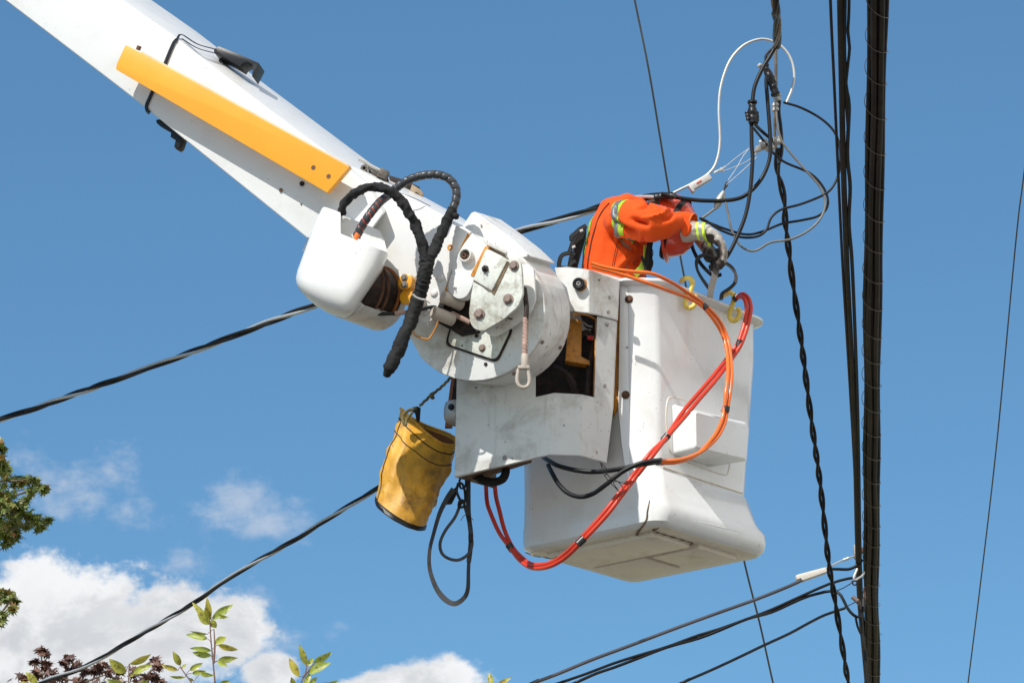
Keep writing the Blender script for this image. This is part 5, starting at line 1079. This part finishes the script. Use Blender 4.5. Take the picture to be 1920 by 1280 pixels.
# twisted line: heavy upper part, bare messenger, lighter lower part
twisted('twisted_line', [(1452, -160, 12.6), (1453, 0, 13.0), (1456, 30, 13.2), (1458, 60, 13.4), (1455, 86, 13.7)], None, [5.0, 5.0, 3.4], 4.6, .75, [BLK, CABLE, STRW], 'heavy black twisted cables coming in at the top', group='twisted line over the worker', rel=13.5, ext=(7, 0))
cable('messenger_wire', [Z7(572, 225)+(13.80,), Z7(573, 350)+(13.84,), Z7(572, 500)+(13.88,), Z7(568, 620)+(13.92,), Z7(568, 700)+(13.95,), Z7(578, 780)+(13.98,)], 3.1, STRW, 'brown stranded messenger wire between the heavy and light twisted lines', 'wire', None, rel=13.5, stranded=1, step=.008)
twisted('twisted_line', [Z7(584, 740)+(13.95,), Z7(580, 850)+(14.0,), Z7(600, 930)+(14.05,), Z7(616, 1020)+(14.1,), Z7(620, 1120)+(14.2,), Z7(632, 1210)+(14.3,), (1485, 520, 14.5), (1502, 640, 14.8), (1520, 780, 15.2), (1538, 910, 15.6), (1553, 1050, 16.0), (1563, 1110, 16.2), (1575, 1185, 16.4), (1592, 1290, 16.8), (1612, 1400, 17.2)], None, 3.3, 3.5, .33, [CABLE, CABLEB], 'lighter black twisted line dropping past the bucket to the lower edge', group='twisted line over the worker', rel=14.2, step=.014, ext=(0, 16))
# hardware: bar clamp, two barrel clamps, dead-end grips, wedge clamp
bc = empty('bar_clamp', at(*Z7(535, 725), 13.86), 'grey bolted bar clamp across the hanging wires', 'clamp')
bm = bmesh.new(); a_, b_ = at(*Z7(466, 752), 13.84), at(*Z7(602, 698), 13.88); add_box(bm, (a_+b_)/2, (b_-a_)/2, Vector((0, .014, 0)), Vector((.006, 0, .016)), .003); link('clamp_bar', bm, GALV, bc)
for (x, y) in ((512, 720), (578, 705), (540, 735)):
    bm = bmesh.new(); add_box(bm, at(*Z7(x, y), 13.84), (.018, 0, .006), (0, .018, 0), (-.006, 0, .016), .004); link('clamp_block', bm, GALV, bc); bolt(bc, at(*Z7(x, y), 13.818), (0, -1, 0), .009, GALV)
for (x, y, lab) in ((580, 487, 'upper small barrel clamp on the messenger wire'), (571, 538, 'lower small barrel clamp on the messenger wire')):
    bm = bmesh.new(); q = at(*Z7(x, y-22), 13.86); add_lathe(bm, q, (0, 0, -1), [(0, .012), (.004, .017), (.016, .018), (.02, .013), (.026, .018), (.04, .018), (.044, .012)], 8); o = link('barrel_clamp', bm, GALV, None, 30, loc=q); tag(o, lab, 'clamp', 'barrel clamps on the messenger wire')
wcp = empty('wedge_clamp', at(*Z7(200, 910), 13.78), 'grey box shaped wedge clamp with red mark on the bright wire', 'clamp', 'dead end clamps')
bm = bmesh.new(); a_, b_ = at(*Z7(150, 940), 13.77), at(*Z7(245, 882), 13.77); dd = (b_-a_)/2; up_ = Vector((-dd.z, 0, dd.x)).normalized(); add_box(bm, (a_+b_)/2, dd, (0, .014, 0), up_*.0155, .004); add_box(bm, a_-dd*.05-up_*.004, dd*.12, (0, .016, 0), up_*.020, .002); link('clamp_body', bm, GALV, wcp)
bm = bmesh.new(); add_box(bm, a_.lerp(b_, .4)+Vector((0, -.0155, 0)), dd*.26, (0, .0008, 0), up_*.004, .0005); link('red_mark', bm, mat('faded_red_paint', (.42, .05, .04), .6), wcp)
cv_ = empty('clevis', at(*Z7(298, 848), 13.77), 'small bright clevis between wedge clamp and bail wires', 'clevis')
bm = bmesh.new(); a_, b_ = at(*Z7(262, 866), 13.77), at(*Z7(325, 832), 13.77); add_box(bm, (a_+b_)/2, (b_-a_)/2, (0, .006, 0), (.003, 0, .006), .002); link('clevis_bar', bm, ALU, cv_)
bolt(cv_, at(*Z7(300, 848), 13.757), (0, -1, 0), .007, GALV)
for pts, lab in (([(325, 830), (380, 785), (440, 742)], 'upper thin bail wire from clevis to bar clamp'), ([(305, 858), (380, 830), (440, 800), (475, 765)], 'lower thin bail wire from clevis to bar clamp'),
                 ([(322, 918), (370, 850), (410, 780), (440, 742)], 'thin wire rising steeply from ring to bar clamp'), ([(325, 925), (390, 868), (440, 822), (478, 785), (484, 765)], 'thin wire bowing from ring to bar clamp')):
    cable('bail_wire', [Z7(x, y)+(13.79,) for x, y in pts], .75, GALV, lab, 'wire', 'thin bail wires under the bar clamp', rel=13.7, n=6, step=.02)
sg = empty('strain_grip', at(*Z7(290, 990), 13.80), 'small grey spindle shaped strain grip above the cuff', 'clamp', 'dead end clamps')
bm = bmesh.new(); q0, q1 = at(*Z7(312, 955), 13.8), at(*Z7(268, 1050), 13.8); add_lathe(bm, q0, q1-q0, [(0, .005), (.02, .013), (.05, .019), (.075, .017), (.09, .010), (.10, .006)], 12); link('grip_body', bm, GALV, sg)
bm = bmesh.new(); add_tube(bm, [at(*Z7(312, 955), 13.8), at(*Z7(318, 935), 13.8), at(*Z7(324, 912), 13.8), at(*Z7(330, 925), 13.8), at(*Z7(318, 940), 13.8)], .004, 8, .006); link('grip_ring', bm, DARKIN, sg)
# service drops at lower right, with their clamp and pole-side fittings
cable('service_drop', [(930, 1312, 15.6), (990, 1284, 15.7), (1047, 1262, 15.8), (1110, 1236, 15.9), (1180, 1210, 16.0), (1270, 1176, 16.1), (1347, 1148, 16.2), (1420, 1122, 16.3), (1480, 1098, 16.35), (1506, 1086, 16.4)], 3.4, mat('grey_sheen_cable', (.06, .055, .065), .3, coat=.5, var=.2), 'uppermost lower right service cable ending in a white clamp', 'cable', 'service cables at lower right', rel=16, step=.05, ext=(12, 0))
whc = empty('white_clamp', at(1522, 1077, 16.4), 'white wedge shaped plastic clamp on the uppermost lower cable', 'clamp')
bm = bmesh.new(); add_prism(bm, [at(*ZA(x, y), 16.38) for x, y in ((220, 418), (245, 408), (455, 352), (468, 362), (474, 388), (275, 458), (262, 440), (232, 452))], (0, .05, 0), .004); link('clamp_shell', bm, mat('offwhite_plastic', (.66, .62, .56), .5, dirt=.1), whc)
bm = bmesh.new(); add_tube(bm, [at(*ZA(x, y), 16.4) for x, y in ((462, 362), (540, 325), (600, 295), (690, 265))], .0045, 6, .05); add_tube(bm, [at(*ZA(600, 297), 16.4), at(*ZA(645, 280), 16.4)], .008, 8, .05); link('clamp_bail', bm, ALU, whc)
def lower(L, r, m, lab, Y=16.4, st=0): return cable('service_drop', [ZA(x, y)+(Y,) for x, y in L], r, m, lab, 'cable', 'service cables at lower right', rel=16, step=.02, stranded=st)
lower([(470, 375), (490, 368), (560, 368), (640, 370), (690, 352), (735, 320), (752, 290)], 3.0, BLK, 'black tail running from white clamp to the lashed lines')
cable('service_drop', [(980, 1302, 15.6), (1047, 1280, 15.7), (1100, 1262, 15.8), (1147, 1244, 15.85), (1200, 1227, 15.9), (1250, 1212, 16.0), (1310, 1190, 16.1), (1347, 1179, 16.1), (1400, 1160, 16.2), (1447, 1142, 16.3), (1500, 1118, 16.35), (1555, 1094, 16.4), (1590, 1084, 16.4), (1604, 1083, 16.4)], 2.7, BLK, 'upper strand of the middle lower right cable pair', 'cable', 'service cables at lower right', rel=16, step=.05, ext=(12, 0))
cable('service_drop', [(1010, 1310, 15.6), (1077, 1280, 15.7), (1120, 1261, 15.8), (1150, 1251, 15.85), (1200, 1232, 15.9), (1250, 1213, 16.0), (1310, 1196, 16.1), (1347, 1182, 16.1), (1400, 1160, 16.15), (1447, 1147, 16.3), (1500, 1123, 16.35), (1530, 1113, 16.4), (1562, 1107, 16.4), (1577, 1116, 16.38), (1588, 1138, 16.37), (1600, 1152, 16.36), (1611, 1156, 16.38), (1618, 1146, 16.4), (1619, 1120, 16.42)], 2.9, BLK, 'lower strand of the middle pair turning up in a J loop', 'cable', 'service cables at lower right', rel=16, step=.05, ext=(12, 0))
cable('service_drop', [(1210, 1312, 15.7), (1277, 1280, 15.8), (1330, 1257, 15.9), (1380, 1234, 16.0), (1430, 1210, 16.1), (1480, 1187, 16.2), (1515, 1168, 16.3), (1547, 1152, 16.4), (1585, 1139, 16.4)], 2.7, BLK, 'lowest single black cable at lower right', 'cable', 'service cables at lower right', rel=16, step=.05, ext=(12, 0))
lower([(610, 674), (640, 662), (700, 630)], .9, DARKIN, 'thin wire tail tying the lowest cable to the rusty bolt'); lower([(535, 545), (600, 520), (650, 490), (680, 472)], 1.0, BLK, 'thin wire from the middle pair to the small hook')
lower([(700, 745), (715, 820), (740, 880), (760, 890), (745, 760), (740, 660)], 2.4, BLK, 'narrow black loop hanging below the J loop')
lower([(755, 880), (775, 1000), (785, 1120), (795, 1290), (800, 1400), (830, 2600)], 3.0, CABLE, 'black cable dropping straight down from the narrow loop')
pc = empty('line_fittings', at(*ZA(700, 240), 16.4), 'small rusty and bright hooks clamped on the lines beside the bundle', 'fittings')
bm = bmesh.new(); add_prism(bm, [at(*ZA(x, y), 16.4) for x, y in ((685, 172), (708, 172), (712, 280), (698, 285), (686, 262))], (0, .03, 0), .003); link('steel_plate', bm, STEEL, pc)
bm = bmesh.new(); add_prism(bm, [at(*ZA(x, y), 16.42) for x, y in ((745, 195), (768, 190), (772, 230), (750, 235))], (0, .03, 0), .003); link('rusty_clamp', bm, RUST, pc)
bm = bmesh.new(); add_tube(bm, [at(*ZA(x, y), 16.38) for x, y in ((715, 365), (700, 400), (685, 440), (700, 455), (725, 440), (750, 425), (768, 400), (760, 385))], .006, 8, .01); link('bright_hook', bm, ALU, pc)
bm = bmesh.new(); add_tube(bm, [at(*ZA(x, y), 16.37) for x, y in ((672, 462), (680, 490), (700, 495), (712, 475), (695, 460), (680, 468))], .004, 8, .01); link('black_clip', bm, DARKIN, pc)
bm = bmesh.new(); add_cyl(bm, at(*ZA(672, 588), 16.38), at(*ZA(735, 640), 16.38), .012, n=10, bev=.002); link('rusty_bolt', bm, WORNST, pc)
bm = bmesh.new(); add_tube(bm, [at(*ZA(x, y), 16.37) for x, y in ((705, 640), (735, 615), (725, 660), (745, 640), (738, 670), (745, 690))], .005, 8, .01); link('black_clip', bm, DARKIN, pc)
bm = bmesh.new(); add_prism(bm, [at(*ZA(x, y), 16.42) for x, y in ((765, 510), (780, 510), (785, 600), (782, 650), (765, 660), (770, 580))], (0, .03, 0), .003); link('rusty_clamp', bm, RUST, pc)

# ------------------------------------------------------------------ trees
def star(bm, c, s, n_, up, lobes=5):
    n_ = n_.normalized(); u = (up-n_*up.dot(n_)).normalized(); w = n_.cross(u); vs = []
    for k, (a, r) in enumerate(((-90, .18), (-60, .55), (-38, .30), (-8, .85), (18, .40), (60, .92), (75, .5), (90, 1.0), (105, .5), (120, .92), (162, .40), (188, .85), (218, .30), (240, .55))):
        p = c + (w*math.cos(R(a)) + u*math.sin(R(a)))*r*s + n_*(-.22*s*r*r)
        vs.append(bm.verts.new(p))
    bm.faces.new(vs)
def rv(): return Vector((random.gauss(0, 1), random.gauss(0, 1), random.gauss(0, 1))).normalized()
def limb(bm, a, b, r0, r1, wob=.06):
    L = (b-a).length; P_ = [a.lerp(b, t) + Vector((fnoise((t*3, a.x, b.z), 1, 1), fnoise((t*3, a.y, b.x), 1, 2), fnoise((t*3, b.y, a.z), 1, 3)))*L*wob*math.sin(t*3.14) for t in (0, .25, .5, .75, 1)]
    add_tube(bm, P_, lambda t: r0*(1-t)+r1*t, 8, max(.05, L/12)); return P_
def bigtree(name, base, top, clumps, far, m, ls, label, dens, group=None):
    """clumps: (px,py,r px) seen in the photo; far: world spheres that fill the rest of the crown"""
    root = empty(name, base, label, 'tree', group)
    bt = bmesh.new(); limb(bt, base, top, .26, .10, .02); trunk = link('trunk', bt, BARK, root, 60)
    cents = [(at(q[0], q[1], q[3] if len(q) > 3 else far['Y']+random.uniform(-.5, .5)), q[2]/FPX*far['Y']/COSP) for q in clumps] + far['s']
    bl_ = bmesh.new(); used_ = []
    for c, r in cents:
        t = random.uniform(.45, .95); a = base.lerp(top, t)
        near__ = min(used_, key=lambda q: (q-c).length) if used_ and random.random() < .75 else None
        if near__ is not None and (near__-c).length < 1.1 and abs(near__.z-c.z) < .7: a = near__
        limb(bl_, a, c, .018 if a is near__ else .04, .006, .10); used_.append(c)
    link('limb', bl_, BARK, root, 60)
    bm = bmesh.new()
    for c, r in cents:
        k = max(14, int(dens*(r/.1)**1.5))
        for _ in range(min(k, 420)):
            d = rv()*r*1.25*random.random()**.62; d.z *= .85; p = c+d
            nn_ = (rv()*.8 + Vector((0, -.35, .8))); star(bm, p, ls*random.uniform(.65, 1.15), nn_, rv()*.7+Vector((d.x, d.y, -.5))*.6)
    link('crown', bm, m, root, 0)
    return root
Ym = 34
mb = Vector((-9.6, Ym+.5, 0)); fs = []
for _ in range(46):
    d = rv(); p = Vector((-9.3, Ym+.4, 10.2)) + Vector((d.x*3.4, d.y*3.2, d.z*3.6))*random.random()**.4
    if (p.x/ p.y*FPX*COSP + 960) < -40: fs.append((p, random.uniform(.45, .8)))
bigtree('maple_tree', mb, Vector((-9.3, Ym+.4, 11.5)), [(-2, 840, 14), (0, 872, 16), (8, 880, 12), (-12, 905, 26), (30, 903, 10), (45, 900, 13), (60, 897, 11), (74, 910, 8), (82, 918, 6), (58, 922, 9), (50, 935, 7), (10, 930, 20), (28, 948, 16), (0, 960, 26), (24, 972, 22), (48, 962, 13), (8, 1000, 20), (30, 1000, 14), (50, 985, 9), (70, 975, 10), (84, 978, 7), (76, 990, 7), (20, 1014, 9), (90, 974, 4),
    (10, 1112, 9), (20, 1120, 9), (30, 1127, 6), (24, 1138, 6), (-6, 1120, 14), (4, 1152, 8), (-6, 1165, 10)], {'Y': Ym, 's': fs}, MAPLE, .088, 'broad green maple with a few red leaves at the left edge', 36)
Yr = 40; fs = []
for _ in range(40):
    d = rv(); c0_ = at(170, 1400, Yr+1); p = c0_ + Vector((d.x*1.6, d.y*1.5, d.z*1.0))*random.random()**.4
    py_ = 640 - FPX*(((p.z-1.6)*COSP - p.y*SINP)/(p.y*COSP+(p.z-1.6)*SINP))
    if py_ > 1318: fs.append((p, random.uniform(.3, .5)))
rb = at(165, 1400, Yr+1); rb.z = 0
bigtree('red_maple_tree', rb, at(165, 1330, Yr+1), [(78, 1218, 7), (86, 1224, 5), (66, 1240, 6), (90, 1246, 9), (70, 1262, 9), (100, 1262, 13), (132, 1232, 9), (122, 1246, 11), (140, 1252, 10), (112, 1270, 14), (160, 1258, 6), (150, 1278, 12), (190, 1248, 10), (178, 1258, 9), (206, 1262, 13), (222, 1256, 7), (218, 1280, 14), (250, 1262, 10), (266, 1272, 10), (290, 1236, 6), (296, 1248, 5), (284, 1266, 9), (268, 1284, 12), (300, 1280, 8), (46, 1278, 9), (80, 1288, 14), (185, 1284, 14)], {'Y': Yr, 's': fs}, REDM, .10, 'dark red leaved maple crown behind the lower left cable', 12)
# leafy shoots of a young tree close to the camera
def blade(bm, a, b, w, tilt):
    """one pointed leaf folded along its midrib"""
    d = (b-a); L = d.length; d.normalize(); view = Vector((0, -1, -.25)); s = d.cross(view).normalized(); n_ = s.cross(d).normalized()
    s = (s*math.cos(tilt) + n_*math.sin(tilt)).normalized(); n_ = s.cross(d).normalized(); k = 9; rows = []
    for i in range(k+1):
        t = i/k; ww = w/2*(math.sin(math.pi*min(1, t**.85))**.8 if 0 < t < 1 else 0.02)*(1.05-.25*t); c = a + d*L*t + n_*(.10*L*math.sin(t*2.6)-.03*L) ; wv = .05*L*math.sin(t*9+a.x*30)
        rows.append([c - s*ww + n_*(ww*.35+wv*.4), c - s*ww*.5 + n_*ww*.12, c, c + s*ww*.5 + n_*ww*.12, c + s*ww + n_*(ww*.35-wv*.4)])
    vv = [[bm.verts.new(p) for p in r] for r in rows]
    for p, q in zip(vv, vv[1:]):
        for i in range(4): bm.faces.new([p[i], p[i+1], q[i+1], q[i]])
def sapling(label, shoots, Y, basepx):
    base = at(basepx, 1400, Y); jt = base.copy(); base.z = 0; root = empty('young_tree', base, label, 'young tree', 'young leafy trees along the bottom edge')
    bm = bmesh.new(); limb(bm, base, jt, .03, .012, .02); trunk = link('trunk', bm, BARK, root, 60)
    for stems, leaves in shoots:
        bs = bmesh.new()
        for i, st in enumerate(stems):
            P_ = [at(*Z8(x, y), Y) for x, y in st]
            if i == 0: P_ = [jt] + P_
            add_tube(bs, P_, lambda t: .0048-.0028*t, 7, .02)
        blv = bmesh.new()
        for (a, b, w) in leaves:
            dy_ = random.uniform(-.03, .03); pa, pb_ = at(*Z8(*a), Y), at(*Z8(*b), Y+dy_)
            sx = min((q for st in stems for q in st), key=lambda q: math.hypot(q[0]-a[0], q[1]-a[1])); q0 = at(*Z8(*sx), Y)
            if 0.003 < (q0-pa).length < .06: add_tube(bs, [q0, q0.lerp(pa, .5)+Vector((0, 0, .003)), pa], .0012, 5, .01)
            blade(blv, pa, pb_, px2m(w/2.667, Y), random.uniform(-.5, .5))
        link('shoot', bs, SHOOT, root, 60); link('foliage', blv, YOUNG, root, 80)
S1 = ([[(1078, 1330), (1075, 1280), (1066, 1180), (1056, 1080), (1050, 985), (1048, 960)], [(1068, 1180), (1074, 1100), (1070, 1010)]],
      [((1050, 985), (960, 875), 36), ((1048, 962), (1034, 850), 34), ((1044, 988), (988, 935), 34), ((1050, 960), (1024, 900), 36), ((1060, 962), (1168, 887), 44), ((1085, 940), (1142, 950), 26), ((1056, 965), (1082, 1004), 40), ((1038, 1058), (932, 1040), 38), ((1036, 1036), (948, 1018), 16), ((1076, 1085), (1132, 1050), 40), ((1092, 1090), (1190, 1112), 34), ((1058, 1118), (948, 1106), 28), ((1056, 1142), (962, 1126), 36), ((1088, 1168), (1192, 1154), 38), ((1088, 1172), (1140, 1198), 28), ((1098, 1285), (1152, 1270), 26)])
S2 = ([[(642, 1330), (642, 1280), (646, 1185)]], [((628, 1228), (546, 1158), 56), ((650, 1186), (757, 1132), 38), ((664, 1232), (762, 1190), 40), ((622, 1288), (533, 1260), 38), ((690, 1288), (742, 1264), 28), ((650, 1250), (668, 1235), 18)])
S3 = ([[(970, 1330), (962, 1285), (930, 1240), (902, 1200)]], [((902, 1192), (864, 1120), 36), ((890, 1216), (806, 1190), 28), ((948, 1216), (1014, 1180), 30), ((960, 1232), (1032, 1218), 26), ((1000, 1232), (1074, 1242), 26), ((925, 1252), (848, 1244), 18), ((912, 1206), (932, 1184), 16), ((940, 1255), (968, 1268), 16)])
S4 = ([[(1495, 1330), (1505, 1280), (1528, 1225), (1534, 1190)], [(1515, 1250), (1545, 1215), (1572, 1180)]], [((1530, 1190), (1494, 1083), 34), ((1494, 1248), (1446, 1153), 40), ((1535, 1194), (1566, 1158), 30), ((1568, 1178), (1660, 1122), 38), ((1542, 1232), (1658, 1178), 50), ((1528, 1290), (1550, 1232), 34), ((1472, 1290), (1455, 1248), 28), ((1590, 1290), (1692, 1266), 24), ((1545, 1290), (1585, 1250), 24)])
S5 = ([[(150, 1340), (165, 1300), (160, 1285)]], [((185, 1290), (128, 1225), 40), ((150, 1300), (100, 1275), 30)])
S6 = ([[(2470, 1340), (2465, 1300), (2460, 1290)]], [((2462, 1292), (2448, 1228), 30), ((2480, 1300), (2560, 1250), 26), ((2500, 1320), (2600, 1290), 30)])
sapling('young tree with yellow green leaves, its tallest shoot crossing the cable', [S1, S2, S3], 12.2, 380)
sapling('young tree whose single leafy shoot stands midway along the bottom edge', [S4], 12.0, 580)
sapling('young tree showing only leaf tips at the lower left corner', [S5], 12.4, 60)
sapling('young tree showing only leaf tips below the bucket', [S6], 12.1, 925)
